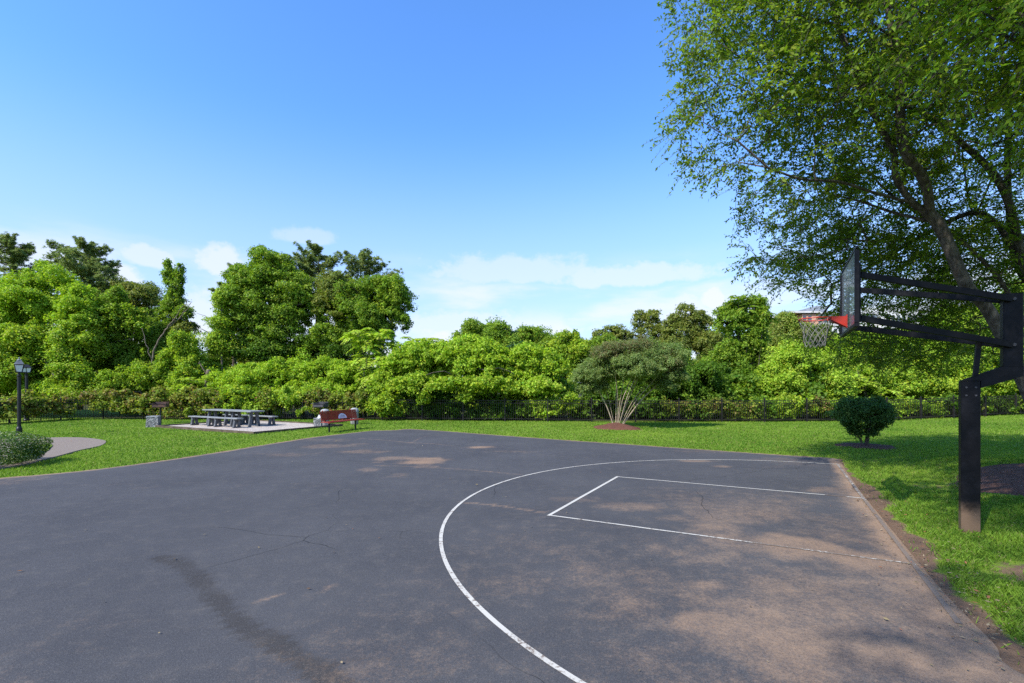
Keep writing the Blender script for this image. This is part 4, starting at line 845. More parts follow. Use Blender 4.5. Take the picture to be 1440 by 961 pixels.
fence_vine('dark vine behind the pickets at the far right', 25.5, 33, 'dark', 1.1, .55, alt='mid')

# ------------------------------------------------------------------ planting on the lawn
# multi-stemmed shrub on its mulch mound
b = np.array([SHRUB[0], SHRUB[1], .2]); d = SHRUB[1]; rng = np.random.default_rng(4)
tips = [PX(840, 548, d), PX(852, 540, d + .4), PX(866, 535, d - .4), PX(878, 530, d + .3), PX(888, 532, d - .3), PX(898, 530, d), PX(912, 536, d + .5), PX(922, 532, d - .4), PX(930, 536, d + .2), PX(868, 520, d + .8), PX(900, 518, d - .8)]
stems = []
for i, t in enumerate(tips):
    f = b + np.array([(t[0] - b[0]) * .12, (t[1] - b[1]) * .2 + rng.normal(0, .05), -.12]); m1 = f + (t - f) * .5 + np.array([-(t[0] - f[0]) * .06, 0, .10]); stems.append([f, m1 + rng.normal(0, .03, 3), t, t + (t - m1) * .45 + rng.normal(0, .08, 3)])
plant('multi_stem_shrub', 'large fan-shaped shrub with many pale bare stems on a red-brown mulch mound', 'shrub', tuple(b),
      PL(d, (842, 522, 30, 22), (826, 535, 20, 16), (824, 550, 14, 13), (846, 545, 14, 10), (942, 542, 18, 13), (958, 532, 10, 13), (925, 538, 14, 9), (878, 508, 42, 22), (915, 514, 38, 22), (866, 500, 32, 14, 'rust'), (898, 496, 36, 14, 'rust'), (936, 510, 26, 20, 'rust'), (950, 520, 18, 20, 'sunny', .3), (932, 530, 24, 14), (880, 520, 46, 16, 'greygreen', .9), (890, 518, 40, 16, 'greygreen', -.9), pal='greygreen', dep=.9),
      trunk_r=.072, bark=STEMPALE, leaf=.105, asp=.55, cover=2.3, sub=24, subr=(.2, .40), stems=stems, natt=110, crown_name='foliage', stem_name='stem', stray=.14, inner=.4, shoots=9)
# clipped dark bush
b = base_of(*BUSH); d = BUSH[1]
def hm(k): return [[np.array([b[0] + .05 * k, b[1] + .04 * (k % 2), b[2] - .05]), np.array([b[0] + .10 * k, b[1] + .06 * ((k * 7) % 3 - 1), b[2] + .3]), np.array([b[0] + .26 * k, b[1] + .25 * ((k * 5) % 3 - 1), b[2] + .75])] for k in (k,)]
plant('clipped_bush', 'dark green rounded clipped bush with a short trunk near the baseline corner', 'bush', b,
      PL(d, (1197, 584, 19, 18), (1231, 583, 19, 17), (1214, 580, 28, 15), (1214, 593, 27, 16), (1205, 586, 20, 18, 'bush', .35), (1222, 586, 21, 18, 'bush', -.3), (1214, 606, 18, 11), (1200, 600, 12, 9), (1230, 601, 11, 9), pal='bush', dep=1.0),
      trunk_r=.055, leaf=.085, asp=.62, cover=2.3, sub=34, subr=(.22, .34), broken=0, stems=sum([hm(k) for k in (-2, -1, 0, 1, 2)], []), natt=60, crown_name='foliage', stray=.05, inner=.6, shoots=9)
# variegated clipped hedge at the left
rng = np.random.default_rng(61); root = empty('variegated_hedge', (-10.9, 11.4, 0)); tag(root, 'low clipped hedge bush with white-edged leaves at the left edge of the court', 'hedge')
n = 42000; L0 = np.array([2.75, .98, .43]); q = rng.standard_normal((n, 3)); q = q / (np.abs(q) ** 4).sum(1, keepdims=True) ** .25; q *= (1 - .16 * rng.random((n, 1)) ** 1.6)
bm_ = 1 + .10 * (fbm(q[:, 0] * 7 + 3, q[:, 1] * 4 + q[:, 2] * 3, 15) - .5); P = q * L0 * bm_[:, None]; P[:, 2] += .41; ok = P[:, 2] > .03; P = P[ok]; q = q[ok]
Nn = nrm(q / L0 * .55 + [0, 0, .35] + rng.standard_normal(P.shape) * .55); Dd = nrm(rng.standard_normal(P.shape) + q * .6); s_ = rng.uniform(.028, .055, len(P))
white = rng.random(len(P)) < .15; c = pal_mix([(.05, .11, .018), (.07, .14, .022), (.10, .165, .03)], rng.random(len(P)) * .99, rng, len(P)); c = np.where(white[:, None], np.array([.50, .53, .36]) * rng.uniform(.6, 1.1, (len(P), 1)), c)
a = math.atan2(-.32, 1); ca, sa = math.cos(a), math.sin(a); Rm = np.array([[ca, -sa, 0], [sa, ca, 0], [0, 0, 1]]); V = leaf_quads(P, Nn, Dd, s_, s_ * .6)
link('foliage', quads_mesh('hedge_foliage', V @ np.eye(3), c), LEAF, root)
for k in range(9):
    x = -2.2 + k * .55; MB().tube([[x, .1 * (-1) ** k, -.03], [x + .05, 0, .25], [x + .15 * (-1) ** k, .12, .62]], [.022, .018, .008], 6).build('stem', BARK, root, True)
HEDGE = root; HEDGE.location = (-14.75, 12.0, 0); HEDGE.rotation_euler = (0, 0, R(14))

# ------------------------------------------------------------------ the shade trees on the right
def big_tree(name, label, base, stems, att, trunk_r, pal, leafL, leafW, twigs, twigL, group=None, bark=BARKG, seed=1, droop=.35, dirb=(0, 0, 0), jitter=.5, per=13, lastn=3, tipr=.0046, powr=.5, rise=.10):
    rng = np.random.default_rng(seed); root = empty(name, base); tag(root, label, 'tree', group); b = np.array(base)
    pos, par, w_, ns = skeleton(stems, att, rng, .42, .07, rise)
    rad = tipr * w_ ** powr; rad *= min(3.0, trunk_r / rad.max()); rad = np.maximum(rad, .0035)
    # stems keep a tree's girth however few shoots they carry
    VV = []; CC = []; seg = pos - pos[par]
    sel = np.where((w_ <= lastn) & (par >= 0) & (np.arange(len(pos)) >= ns))[0]
    TW = []
    for i in sel:
        for k in range(twigs):
            p = pos[par[i]] + seg[i] * rng.random(); d0 = nrm(seg[i] / (np.linalg.norm(seg[i]) + 1e-6) + rng.standard_normal(3) * .75 * np.array([1, 1, .45]) + np.array([0, 0, -.10]) + np.array(dirb)); L = twigL * rng.uniform(.55, 1.15)
            t = (np.arange(per) + .6) / per; rp = p + d0 * (L * t)[:, None] - np.array([0, 0, 1.]) * (droop * L * t ** 1.9)[:, None]; T = nrm(np.gradient(rp, axis=0)); up = nrm(np.array([0, 0, 1.]) - T * T[:, 2:3] + rng.normal(0, .25, 3)); S = np.cross(T, up) * np.where(np.arange(per) % 2, 1, -1)[:, None]
            D = nrm(S * .8 + T * .65 - np.array([0, 0, .30]) + rng.normal(0, .28, (per, 3))); ln = leafL * rng.uniform(.65, 1.25, per); N = nrm(up + rng.normal(0, jitter, (per, 3)))
            VV.append(leaf_quads(rp + D * (ln * .55)[:, None], N, D, ln, ln * leafW, .12)); CC.append(pal_mix(PAL[pal], np.clip(rng.random() + .15 * rng.standard_normal(per), 0, .99), rng, per)); TW.append((rp[0], rp[-1]))
    V = np.concatenate(VV); link('crown', quads_mesh(name + '_crown', V - b, np.concatenate(CC)), LEAF, root)
    # twigs join the limb mesh
    a = np.array([t[0] for t in TW]); e = np.array([t[1] for t in TW]); n0 = len(pos); pos = np.r_[pos, a, e]; par = np.r_[par, np.full(len(a), -1), n0 + np.arange(len(a))]; rad = np.r_[rad, np.full(2 * len(a), .0028)]
    link('trunk', limb_mesh(pos - b, par, rad), bark, root); return root
def in_lobes(lobes, n, rng, shell=.0):
    out = []; wt = np.array([l[3] * l[4] * l[5] for l in lobes]) ** .85; wt /= wt.sum()
    for i in rng.choice(len(lobes), n, p=wt):
        l = lobes[i]; d_ = nrm(rng.standard_normal(3)); out.append(np.array(l[:3]) + np.array(l[3:6]) * d_ * rng.uniform(shell, 1) ** .45)
    return np.array(out)
rng = np.random.default_rng(12); B = np.array(base_of(*TREE))
S1 = [[B + [0, 0, -.1], PX(1475, 620, 9.6), PX(1440, 540, 9.5), PX(1392, 440, 9.4), PX(1358, 400, 9.3), PX(1319, 314, 9.3), PX(1284, 286, 9.3), PX(1260, 250, 9.2), PX(1257, 214, 9.1), PX(1236, 175, 9.1), PX(1214, 127, 9.1), PX(1200, 87, 9.0), PX(1180, 40, 9.0), PX(1160, -40, 9.0)],
      [PX(1308, 300, 9.3), PX(1300, 255, 9.0), PX(1271, 208, 8.8), PX(1265, 144, 8.7), PX(1262, 87, 8.6), PX(1250, 20, 8.5), PX(1235, -60, 8.5)],
      [PX(1284, 286, 9.3), PX(1232, 272, 9.0), PX(1180, 256, 8.8), PX(1127, 252, 8.6), PX(1080, 236, 8.5)],
      [PX(1319, 314, 9.3), PX(1260, 300, 9.8), PX(1205, 282, 10.2), PX(1150, 270, 10.6)],
      [B + [.25, .15, -.1], PX(1500, 560, 10.0), PX(1450, 470, 10.3), PX(1410, 400, 10.5), PX(1375, 360, 10.6), PX(1330, 322, 10.8), PX(1290, 300, 11.2), PX(1240, 262, 11.6), PX(1190, 200, 11.9)],
      [B + [.45, -.1, -.1], PX(1520, 520, 9.6), PX(1470, 420, 9.9), PX(1441, 371, 10.2), PX(1420, 290, 10.3), PX(1396, 243, 10.4), PX(1354, 203, 10.6), PX(1310, 166, 10.6), PX(1262, 144, 10.6), PX(1210, 120, 10.4), PX(1150, 110, 10.2), PX(1080, 100, 10)],
      [B + [.6, .3, -.1], PX(1510, 470, 11.2), PX(1440, 390, 11.4), PX(1424, 345, 11.4), PX(1417, 250, 11.4), PX(1418, 153, 11.3), PX(1408, 60, 11.3), PX(1400, -60, 11.3)],
      [PX(1398, 244, 10.4), PX(1370, 300, 10.9), PX(1356, 240, 11.4), PX(1352, 190, 11.8)],
      [PX(1441, 371, 10.2), PX(1380, 300, 11), PX(1300, 330, 12), PX(1230, 372, 12.6), PX(1170, 400, 12.9)]]
LOB = [(5.7, 9.0, 7.3, 2.9, 3.0, 2.0), (5.9, 9.2, 9.6, 3.1, 3.2, 2.4), (8.8, 9.3, 8.6, 3.4, 4.0, 3.0), (10.8, 10, 8.2, 3.6, 4.2, 3.4), (8.0, 9, 11.5, 3.6, 3.6, 2.4), (7.6, 11.4, 5.9, 2.5, 2.4, 1.4), (6.9, 11.8, 5.0, 1.6, 1.6, .6), (9.6, 12.2, 5.2, 2.8, 2.4, 1.6), (11.5, 12.0, 4.7, 2.6, 2.6, 1.6), (10.4, 13.6, 3.2, 2.9, 1.4, .75), (9.6, 13.8, 3.5, 1.5, 1.2, .5), (4.4, 8.7, 8.6, 1.7, 1.8, 2.2), (6.7, 6.2, 9.3, 2.2, 1.7, 1.4), (4.5, 5.6, 9.5, 1.9, 1.6, 1.3), (10.6, 12.6, 4.2, 2.8, 1.8, 1.3), (11.8, 13.6, 3.1, 2.4, 1.3, .8), (9.0, 6.4, 9.6, 2.4, 1.8, 1.5)]  # high lobes nearest the camera are out of view, added to shade the lawn
att = in_lobes(LOB, 4400, rng)
px_ = CX + att[:, 0] * F / att[:, 1]; py_ = HY - (att[:, 2] - CAMZ) * F / att[:, 1]
big_tree('shade_tree', 'large multi-trunked shade tree leaning over the right side of the court, in a mulch bed', tuple(B), S1, att, .145, 'canopy', .086, .46, 5, .62, seed=3, per=13, tipr=.0030, jitter=.6)
# nearer tree whose sunlit boughs hang into the top right corner
rng = np.random.default_rng(22); B2 = np.array(base_of(9.4, 3.4)); S2 = [[B2 + [0, 0, -.1], B2 + [-.1, .1, 2], B2 + [-.5, .3, 4], B2 + [-1.0, .6, 6.2], B2 + [-1.4, .6, 8.5]], [B2 + [-.4, .3, 3.6], B2 + [-1.4, .9, 5.0], B2 + [-2.4, 1.5, 6.0], B2 + [-3.2, 2.0, 6.6]], [B2 + [-.6, .4, 4.5], B2 + [.6, -.6, 6.5], B2 + [1.4, -1.2, 8]]]
att2 = np.vstack([in_lobes([(6.0, 5.4, 6.25, 1.5, 1.0, 1.0), (6.6, 5.3, 5.4, 1.1, .9, .7), (5.5, 5.6, 6.9, 1.0, .9, .7)], 190, rng), in_lobes([(9.8, 3.6, 9.8, 2.6, 3.0, 2.2), (10.4, 3.0, 7.6, 2.8, 3.0, 2.2), (7.3, 3.4, 8.4, 1.8, 1.5, 1.3), (6.4, 1.9, 8.8, 1.9, 1.4, 1.3), (4.6, 2.2, 8.4, 1.5, .9, 1.0), (2.8, 3.3, 9.2, 2.2, 1.7, 1.3), (1.2, 2.2, 9.4, 1.7, 1.5, 1.2)], 660, rng)])  # high lobes reaching left are unseen, added to shade the pole and lawn
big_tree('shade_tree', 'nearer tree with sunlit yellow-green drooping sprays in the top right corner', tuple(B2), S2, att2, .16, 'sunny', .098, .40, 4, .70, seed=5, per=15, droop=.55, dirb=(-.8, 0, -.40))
# trees standing behind the camera that dapple the near court
def back_tree(label, base, lobes, n, seed):
    rng = np.random.default_rng(seed); B = np.array(base); top = np.array(lobes[0][:3]); st = [[B + [0, 0, -.1], B + (top - B) * .35 + [.2, 0, 0], B + (top - B) * .7, top]]
    big_tree('shade_tree', label, tuple(B), st, in_lobes(lobes, n, rng), .2, 'canopy', .15, .5, 2, .8, seed=seed, per=9)
back_tree('tall leafy tree standing behind the camera that shades the near court', base_of(-2.0, -9.0), [(-2.6, -4.2, 13.6, 3.4, 2.8, 1.8), (.4, -3.2, 13.0, 2.6, 2.4, 1.5), (-4.8, -5.2, 13, 2.2, 2.2, 1.4), (-1.0, -2.6, 15.0, 2.6, 2.2, 1.4)], 250, 31)

# ------------------------------------------------------------------ basketball hoop
PB = CT(.94, .25); PB[2] = float(hgt(PB[0], PB[1])); ROTC = math.atan2(UX[1], UX[0])
hoop = empty('basketball_hoop', tuple(PB), ROTC); tag(hoop, 'black adjustable basketball hoop with an offset square pole and clear backboard', 'basketball hoop')
# local frame: +x away from the court, +y along the baseline away from the camera
PZ = 2.06; OX = .43; PL_, PW = .205, .125
m = MB(); m.box((0, 0, PZ / 2 - .05), (PL_, PW, PZ + .1), ch=.008); m.build('pole', POLEM, hoop)
prof_ = [(-PL_ / 2, PZ + .001), (PL_ / 2 + .004, PZ + .001), (PL_ / 2 + .004, PZ - .10), (OX + .10, PZ + .06), (OX + .10, PZ + .19), (OX - .10, PZ + .19)]
m = MB(); h_ = PW / 2 - .001; n = len(prof_); m.add([(x, -h_, z_) for x, z_ in prof_] + [(x, h_, z_) for x, z_ in prof_], [tuple(range(n)), tuple(range(2 * n - 1, n - 1, -1))] + [(i, n + i, n + (i + 1) % n, (i + 1) % n) for i in range(n)]); m.build('offset_arm', POLEM, hoop)
m = MB(); m.box((OX, 0, (PZ + .185 + 3.23) / 2), (.20, PW, 3.23 - PZ - .185), ch=.008); up_ = m.build('upper_post', POLEM, hoop)
for xb_, zb_ in ((-.05, PZ - .09), (.05, PZ - .09), (-.05, PZ - .20), (.05, PZ - .20)):
    MB().tube([(xb_, -PW / 2 - .014, zb_), (xb_, PW / 2 + .014, zb_)], .014, 6).build('bolt', GRILLM, hoop)
for zb in (2.54, 3.15): MB().tube([(OX, -PW / 2 - .035, zb), (OX, PW / 2 + .035, zb)], .022, 8).build('bolt', GRILLM, up_)
BXP = -.45 - .94                                                   # board plane in the pole's frame
BB, BT, BW = 2.80, 3.89, 1.80
rise = .40
for zb in (2.54, 3.15):
    for sy in (-1, 1):
        m = MB(); m.beam((OX - .02, sy * (PW / 2 + .022), zb), (BXP + .075, sy * .60, zb + rise), .045, .085, ch=.004); m.build('support_arm', POLEM, hoop)
MB().beam((.06, 0, PZ + .05), (.10, 0, 2.54 + rise * .22 - .03), .055, .055).build('actuator', POLEM, hoop)
m = MB()
for sy in (-1, 1): m.box((BXP + .05, sy * .60, (BB + BT) / 2 - .05), (.05, .06, .82))
for zb in (BB + .13, BB + .72): m.box((BXP + .045, 0, zb), (.045, 1.14, .05))
m.build('mounting_bracket', POLEM, hoop)
m = MB(); fw = .05
m.box((BXP, 0, BB + fw / 2), (.055, BW, fw), ch=.004); m.box((BXP, 0, BT - .0125), (.03, BW, .025))
for sy in (-1, 1): m.box((BXP, sy * (BW / 2 - fw / 2), (BB + BT) / 2), (.0548, fw, BT - BB - 2 * fw + .0), ch=.004)
board = m.build('backboard', POLEM, hoop)
MB().box((BXP, 0, (BB + BT) / 2), (.012, BW - 2 * fw + .01, BT - BB - 2 * fw + .03)).build('glass', GLASS, board)
RZ = 3.03; rc = np.array([BXP - .43, 0, RZ]); RR = .2286
m = MB(); t = np.linspace(0, 2 * np.pi, 41); m.tube(np.c_[rc[0] + RR * np.cos(t), RR * np.sin(t), np.full(41, RZ)], .0095, 8, False)
for i in range(12):
    a = t[0] + i * math.pi / 6; c = (rc[0] + (RR - .004) * math.cos(a), (RR - .004) * math.sin(a), RZ - .018); m.tube([(c[0], c[1], c[2] + .012), (c[0] - .012 * math.cos(a), c[1] - .012 * math.sin(a), c[2] - .008), (c[0], c[1], c[2] - .014)], .0035, 5)
xb = BXP - .03
m.box((xb, 0, RZ - .06), (.012, .16, .20))
for sy in (-1, 1):
    v = [(xb, sy * .075, RZ + .012), (xb, sy * .075, RZ - .15), (rc[0] + .16, sy * .12, RZ - .012), (rc[0] + .16, sy * .12, RZ + .012)]
    v += [(p[0], p[1] + sy * .008, p[2]) for p in v]; m.add(v, [(0, 1, 2, 3), (7, 6, 5, 4), (0, 4, 5, 1), (1, 5, 6, 2), (2, 6, 7, 3), (3, 7, 4, 0)])
m.add([(xb, -.075, RZ + .014), (xb, .075, RZ + .014), (rc[0] + .17, .125, RZ + .014), (rc[0] + .17, -.125, RZ + .014), (xb, -.075, RZ + .006), (xb, .075, RZ + .006), (rc[0] + .17, .125, RZ + .006), (rc[0] + .17, -.125, RZ + .006)], [(0, 1, 2, 3), (7, 6, 5, 4), (0, 4, 5, 1), (2, 6, 7, 3), (1, 5, 6, 2), (3, 7, 4, 0)])
m.build('rim', RIMRED, hoop, False)
m = MB(); rows = 7; prof = [(.226, 0), (.205, .07), (.180, .14), (.160, .21), (.148, .28), (.140, .35), (.140, .41)]; NN = 12; rng = np.random.default_rng(2); kn = {}
for r in range(rows):
    for k in range(NN):
        a = (k + .5 * (r % 2)) * 2 * math.pi / NN; rad_ = prof[r][0] + rng.normal(0, .006); kn[r, k] = np.array([rc[0] + rad_ * math.cos(a), rad_ * math.sin(a), RZ - .022 - prof[r][1] + rng.normal(0, .007)])
for r in range(rows - 1):
    for k in range(NN):
        for k2 in ((k, k - 1) if r % 2 == 0 else (k, k + 1)): m.tube([kn[r, k], (kn[r, k] + kn[r + 1, k2 % NN]) / 2 + rng.normal(0, .004, 3), kn[r + 1, k2 % NN]], .0038, 4, False)
m.build('net', NETM, hoop)

# ------------------------------------------------------------------ lamp posts
def lantern_post(name, label, loc, H, pr, lw, style):
    root = empty(name, loc); tag(root, label, 'lamp post', 'lamp posts'); h = H
    m = MB(); m.lathe([(pr * 1.9, -.05), (pr * 1.9, .06), (pr * 1.6, .10), (pr * 1.5, .30), (pr * 1.05, .36), (pr, .40), (pr * .95, h - .74), (pr * 1.2, h - .72), (pr * 1.2, h - .68), (pr * .7, h - .66), (pr * .7, h - .56)], sides=16); m.build('post', BLACKM, root, False)
    hd = empty('lantern', (0, 0, h - .56)); hd.parent = root
    b0, t0, zh = (lw * .30, lw * .50, .27) if style == 'tapered' else (lw * .36, lw * .5, .24)
    m = MB()
    v = [(sx * b0, sy * b0, .02) for sx, sy in ((-1, -1), (1, -1), (1, 1), (-1, 1))] + [(sx * t0, sy * t0, .02 + zh) for sx, sy in ((-1, -1), (1, -1), (1, 1), (-1, 1))]
    m.add(v, [(3, 2, 1, 0), (4, 5, 6, 7)] + [(i, (i + 1) % 4, 4 + (i + 1) % 4, 4 + i) for i in range(4)]); m.build('glass', PANE, hd)
    m = MB(); m.box((0, 0, .0), (b0 * 2.2, b0 * 2.2, .035))
    for i, (sx, sy) in enumerate(((-1, -1), (1, -1), (1, 1), (-1, 1))): m.tube([(sx * b0 * 1.02, sy * b0 * 1.02, .0), (sx * t0 * 1.02, sy * t0 * 1.02, .03 + zh)], .014, 5)
    if style != 'tapered':
        for sx, sy in ((0, -1), (1, 0), (0, 1), (-1, 0)): m.tube([(sx * b0 * 1.02, sy * b0 * 1.02, .0), (sx * t0 * 1.02, sy * t0 * 1.02, .03 + zh)], .013, 5)
    m.box((0, 0, .03 + zh), (t0 * 2.2, t0 * 2.2, .03)); m.build('frame', BLACKM, hd)
    m = MB(); e = t0 * 1.12; z0 = .045 + zh; k = .42 if style == 'tapered' else .30; zt = .16 if style == 'tapered' else .17
    v = [(sx * e, sy * e, z0) for sx, sy in ((-1, -1), (1, -1), (1, 1), (-1, 1))] + [(sx * e * k, sy * e * k, z0 + zt) for sx, sy in ((-1, -1), (1, -1), (1, 1), (-1, 1))]
    m.add(v, [(3, 2, 1, 0), (4, 5, 6, 7)] + [(i, (i + 1) % 4, 4 + (i + 1) % 4, 4 + i) for i in range(4)])
    if style == 'tapered': m.lathe([(e * .5, z0 + zt), (e * .42, z0 + zt + .03), (.02, z0 + zt + .05), (.025, z0 + zt + .09), (.004, z0 + zt + .13)], sides=12)
    m.build('roof', ROOFP if style == 'tapered' else BLACKM, hd); return root
g = G(27, 613); lantern_post('lamp_post', 'black lamp post with a small tapered lantern behind the variegated hedge', tuple(g), 3.10, .062, .27, 'tapered').rotation_euler = (0, 0, R(42))
lantern_post('lamp_post', 'black lamp post with a wider boxy lantern, partly hidden behind the fence vines', ((37.5 - CX) * 28.4 / F, 28.4, 0), 3.32, .075, .42, 'hip').rotation_euler = (0, 0, R(40))

# ------------------------------------------------------------------ picnic corner
def picnic_table(name, label, loc, rz, L=1.98):
    root = empty(name, loc, rz); tag(root, label, 'picnic table', 'picnic tables'); m = MB()
    for i in range(5): m.box((0, -.30 + i * .15, .735), (L, .14, .05), ch=.006)
    m.build('tabletop', TABLEG, root); m = MB()
    for sx in (-1, 1): m.box((sx * L * .36, 0, .685), (.09, .70, .05))
    m.build('crossbar', TABLED, root)
    for sx in (-1, 1):
        for sy in (-1, 1): MB().beam((sx * (L * .36 - .02), sy * .13, .66), (sx * L * .36, sy * .24, .0), .13, .10, up=(1, 0, 0), ch=.006).build('leg', TABLED, root)
    return root
def picnic_bench(name, label, loc, rz, L=1.95):
    root = empty(name, loc, rz); tag(root, label, 'bench', 'picnic benches'); m = MB()
    for i in range(2): m.box((0, -.085 + i * .17, .435), (L, .16, .05), ch=.006)
    m.build('seat', TABLEG, root)
    for sx in (-1, 1):
        m = MB(); m.box((sx * L * .36, 0, .385), (.09, .30, .05)); m.box((sx * L * .36, 0, .03), (.10, .38, .06), ch=.006)
        m.beam((sx * L * .36, -.07, .37), (sx * L * .36, -.12, .05), .10, .11, up=(1, 0, 0)); m.beam((sx * L * .36, .07, .37), (sx * L * .36, .12, .05), .10, .11, up=(1, 0, 0)); m.build('leg', TABLED, root)
    return root
TC = np.array([-13.95, 24.75]); UU = UX; VV_ = UY
def pt(u, v): q = TC + UU * u + VV_ * v; return (q[0], q[1], .035)
RZT = ROTC
picnic_table('picnic_table', 'grey plank picnic table, the left one of the end-to-end pair on the gravel', pt(-.98, .03), RZT + .015)
picnic_table('picnic_table', 'grey plank picnic table nearer the red bench, right one of the pair', pt(1.05, -.02), RZT - .01)
picnic_bench('picnic_bench', 'grey bench on the near side of the left picnic table', pt(-1.0, -.86), RZT)
picnic_bench('picnic_bench', 'grey bench on the near side of the right picnic table', pt(1.02, -.90), RZT + .02)
picnic_bench('picnic_bench', 'grey bench on the far side of the left picnic table', pt(-.95, .86), RZT)
picnic_bench('picnic_bench', 'grey bench on the far side of the right picnic table', pt(1.12, .88), RZT - .02)
def grill(label, loc, rz, mat):
    root = empty('park_grill', loc, rz); tag(root, label, 'grill', 'park grills'); MB().tube([(0, 0, -.05), (0, 0, .86)], .045, 10).build('post', BLACKM, root)
    m = MB(); m.box((0, 0, .875), (.62, .46, .02)); m.box((0, .225, 1.01), (.62, .016, .26)); 
    for sx in (-1, 1): m.box((sx * .31, .02, .99), (.016, .41, .22))
    m.box((0, -.225, .935), (.62, .016, .10)); m.build('firebox', mat, root)
    m = MB()
    for i in range(13): m.tube([(-.27 + i * .045, -.22, 1.03), (-.27 + i * .045, .20, 1.03)], .006, 5)
    for y in (-.21, .19): m.tube([(-.30, y, 1.03), (.30, y, 1.03)], .008, 5)
    m.tube([(-.30, -.21, 1.03), (-.46, -.21, 1.05)], .012, 6); m.tube([(.30, -.21, 1.03), (.46, -.21, 1.05)], .012, 6); m.build('grate', mat, root)
gl = G(222, 596); grill('rusty park grill on a post beside the worn concrete block', tuple(gl + np.array([0, .2, 0])), .25, RUSTY)
gr = (PX(451, 590, 26.6)[0], 26.6, 0); grill('dark steel park grill on a post behind the red bench', gr, -.3, GRILLM)
def coal_bin(label, loc, rz, s, h):
    root = empty('coal_bin', loc, rz); tag(root, label, 'bin', 'concrete coal bins'); m = MB(); rng = np.random.default_rng(int(h * 100)); n = 10
    v = []; f = []
    for k in range(n + 1):
        for i in range(4 * n):
            e, t = divmod(i, n); t = t / n * 2 - 1; a = (t, -1) if e == 0 else (1, t) if e == 1 else (-t, 1) if e == 2 else (-1, -t); w_ = s / 2 * (1 - .05 * k / n); jit = rng.normal(0, .006)
            v.append((a[0] * w_ + jit, a[1] * w_ + jit, h * k / n - .02))
    N4 = 4 * n; f = [(k * N4 + i, k * N4 + (i + 1) % N4, (k + 1) * N4 + (i + 1) % N4, (k + 1) * N4 + i) for k in range(n) for i in range(N4)]; m.add(v, f)
    m.box((0, 0, h - .06), (s * .86, s * .86, .02)); m.build('body', CONC, root); m = MB()
    for sx in (-1, 1): m.box((sx * s * .44, 0, h - .0), (s * .10, s * .98, .05), ch=.01); m.box((0, sx * s * .44, h - .001), (s * .78, s * .10, .05), ch=.01)
    m.build('rim', CONCL, root)
coal_bin('square worn concrete coal bin beside the rusty grill, left corner of the gravel', tuple(G(216, 600.3)), .35, .50, .50)
coal_bin('square grey concrete coal bin at the left end of the red bench', tuple(G(447, 601.6)), .2, .34, .44)
q = G(449.5, 601.6); m = MB(); rng = np.random.default_rng(8); V8 = []; ft = []
for k, (r, z_) in enumerate(((.05, 0), (.09, .02), (.10, .07), (.075, .13), (.03, .17), (.05, .21))):
    for i in range(10): t = i * .628; V8.append((r * math.cos(t) * (1 + .2 * rng.normal()), r * math.sin(t) * (1 + .2 * rng.normal()), z_ + .01 * rng.normal()))
m.add(V8, [(k * 10 + i, k * 10 + (i + 1) % 10, k * 10 + 10 + (i + 1) % 10, k * 10 + 10 + i) for k in range(5) for i in range(10)] + [tuple(range(9, -1, -1))]); o = m.build('plastic_bag', PLASTIC, smooth=True); o.location = (q[0] + .02, q[1] - .05, .40); tag(o, 'crumpled white plastic bag tied on the concrete bin by the red bench', 'bag')
def litter_can(label, loc):
    root = empty('litter_bin', loc); tag(root, label, 'bin', 'domed litter bins'); MB().lathe([(.18, -.02), (.195, .02), (.215, .56), (.215, .60)], sides=24).build('body', CONC, root, True)
    MB().lathe([(.225, .60), (.23, .64), (.22, .72), (.18, .80), (.10, .84), (.0, .85)], sides=24).build('lid', CONCL, root, True)
litter_can('domed grey litter bin behind the left end of the red bench', (PX(457, 600, 24.7)[0], 24.7, 0)); litter_can('domed grey litter bin behind the right end of the red bench', (PX(498.5, 600, 26.0)[0], 26.0, 0))

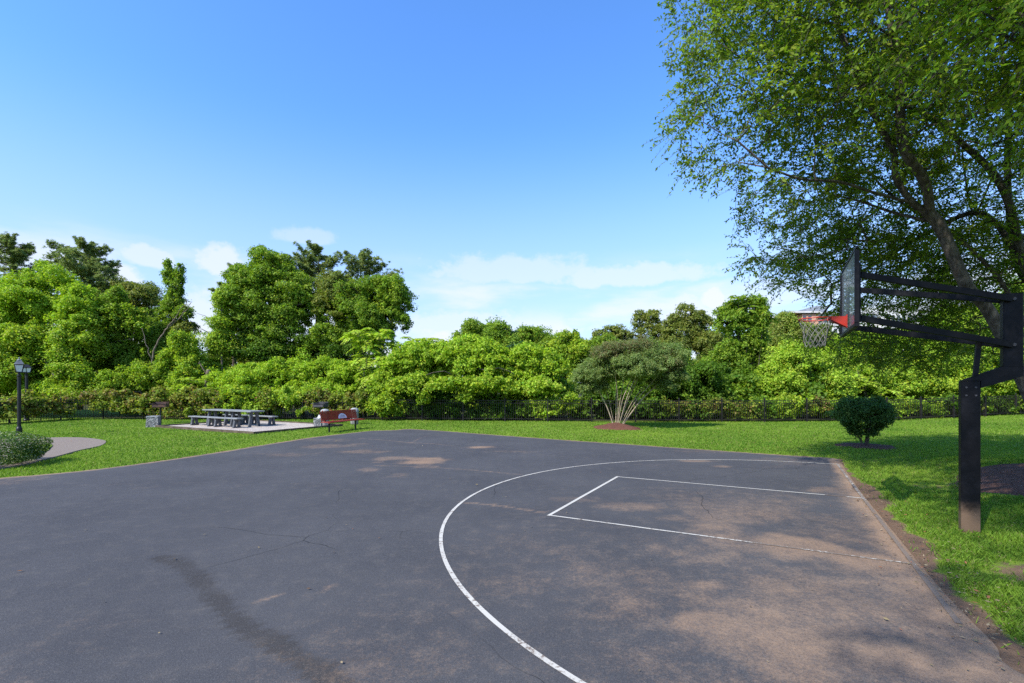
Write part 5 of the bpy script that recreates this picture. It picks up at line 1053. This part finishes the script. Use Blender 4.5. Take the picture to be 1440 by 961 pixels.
# red slatted bench, gently curved, facing the court
root = empty('park_bench', ((-7.84 - 7.26) / 2 - .26, (21.65 + 23.48) / 2 - .30, 0), math.atan2(UY[1], UY[0]) + .12); tag(root, 'dark red metal park bench with a curved back and white plaque facing the court', 'bench')
# local x along the bench (away from the camera), local -y toward the court
def bow(x): return .10 * (abs(x) / 1.15) ** 2.2
xs_ = np.linspace(-1.2, 1.2, 25); m = MB()
for i in range(6):
    y0 = -.44 + i * .078; P3 = np.array([(x, y0 - bow(x), .445 + (.018 if i == 0 else 0) * -1) for x in xs_])
    for a, b in zip(P3[:-1], P3[1:]): m.beam(a, b, .072, .030)
m.build('seat', REDM, root); m = MB()
for i in range(7):
    zq = .52 + i * .058; y0 = -.015 + (zq - .52) * .26; P3 = np.array([(x * .97, y0 - bow(x), zq) for x in xs_])
    for a, b in zip(P3[:-1], P3[1:]): m.beam(a, b, .014, .0565)
for x in (-.9, -.3, .3, .9): m.beam((x, .0 - bow(x) + .012, .44), (x, .118 - bow(x) + .012, .93), .012, .05)
bk = m.build('backrest', REDM, root)
m = MB(); A = np.linspace(0, math.pi, 15); v = [(.28 + .27 * math.cos(t), .215 * math.sin(t)) for t in A]; n = len(v)
pq = lambda x, z_, y: (x, y - .030 + z_ * .26 - bow(x), .535 + z_)
m.add([pq(x, z_, 0) for x, z_ in v] + [pq(x, z_, .010) for x, z_ in v], [tuple(range(n)), tuple(range(2 * n - 1, n - 1, -1))] + [(i, n + i, n + (i + 1) % n, (i + 1) % n) for i in range(n)]); pl_ = m.build('plaque', WHITEP, bk)
m = MB()
for x in (.13, .20, .27, .34, .41):
    hgt_b = .12 if x in (.20, .27, .34) else .08; m.beam(pq(x, .03, -.003), pq(x, .03 + hgt_b, -.003), .022, .004, up=(0, 1, 0))
m.build('lettering', GRILLM, pl_)
for x in (-.86, .86):
    m = MB(); m.tube([(x, -.22 - bow(x), -.05), (x, -.22 - bow(x), .42)], .038, 10); m.box((x, -.22 - bow(x), .415), (.06, .44, .035)); m.beam((x, -.02 - bow(x), .41), (x, .03 - bow(x), .56), .05, .03, up=(1, 0, 0)); m.build('leg', BLACKM, root)
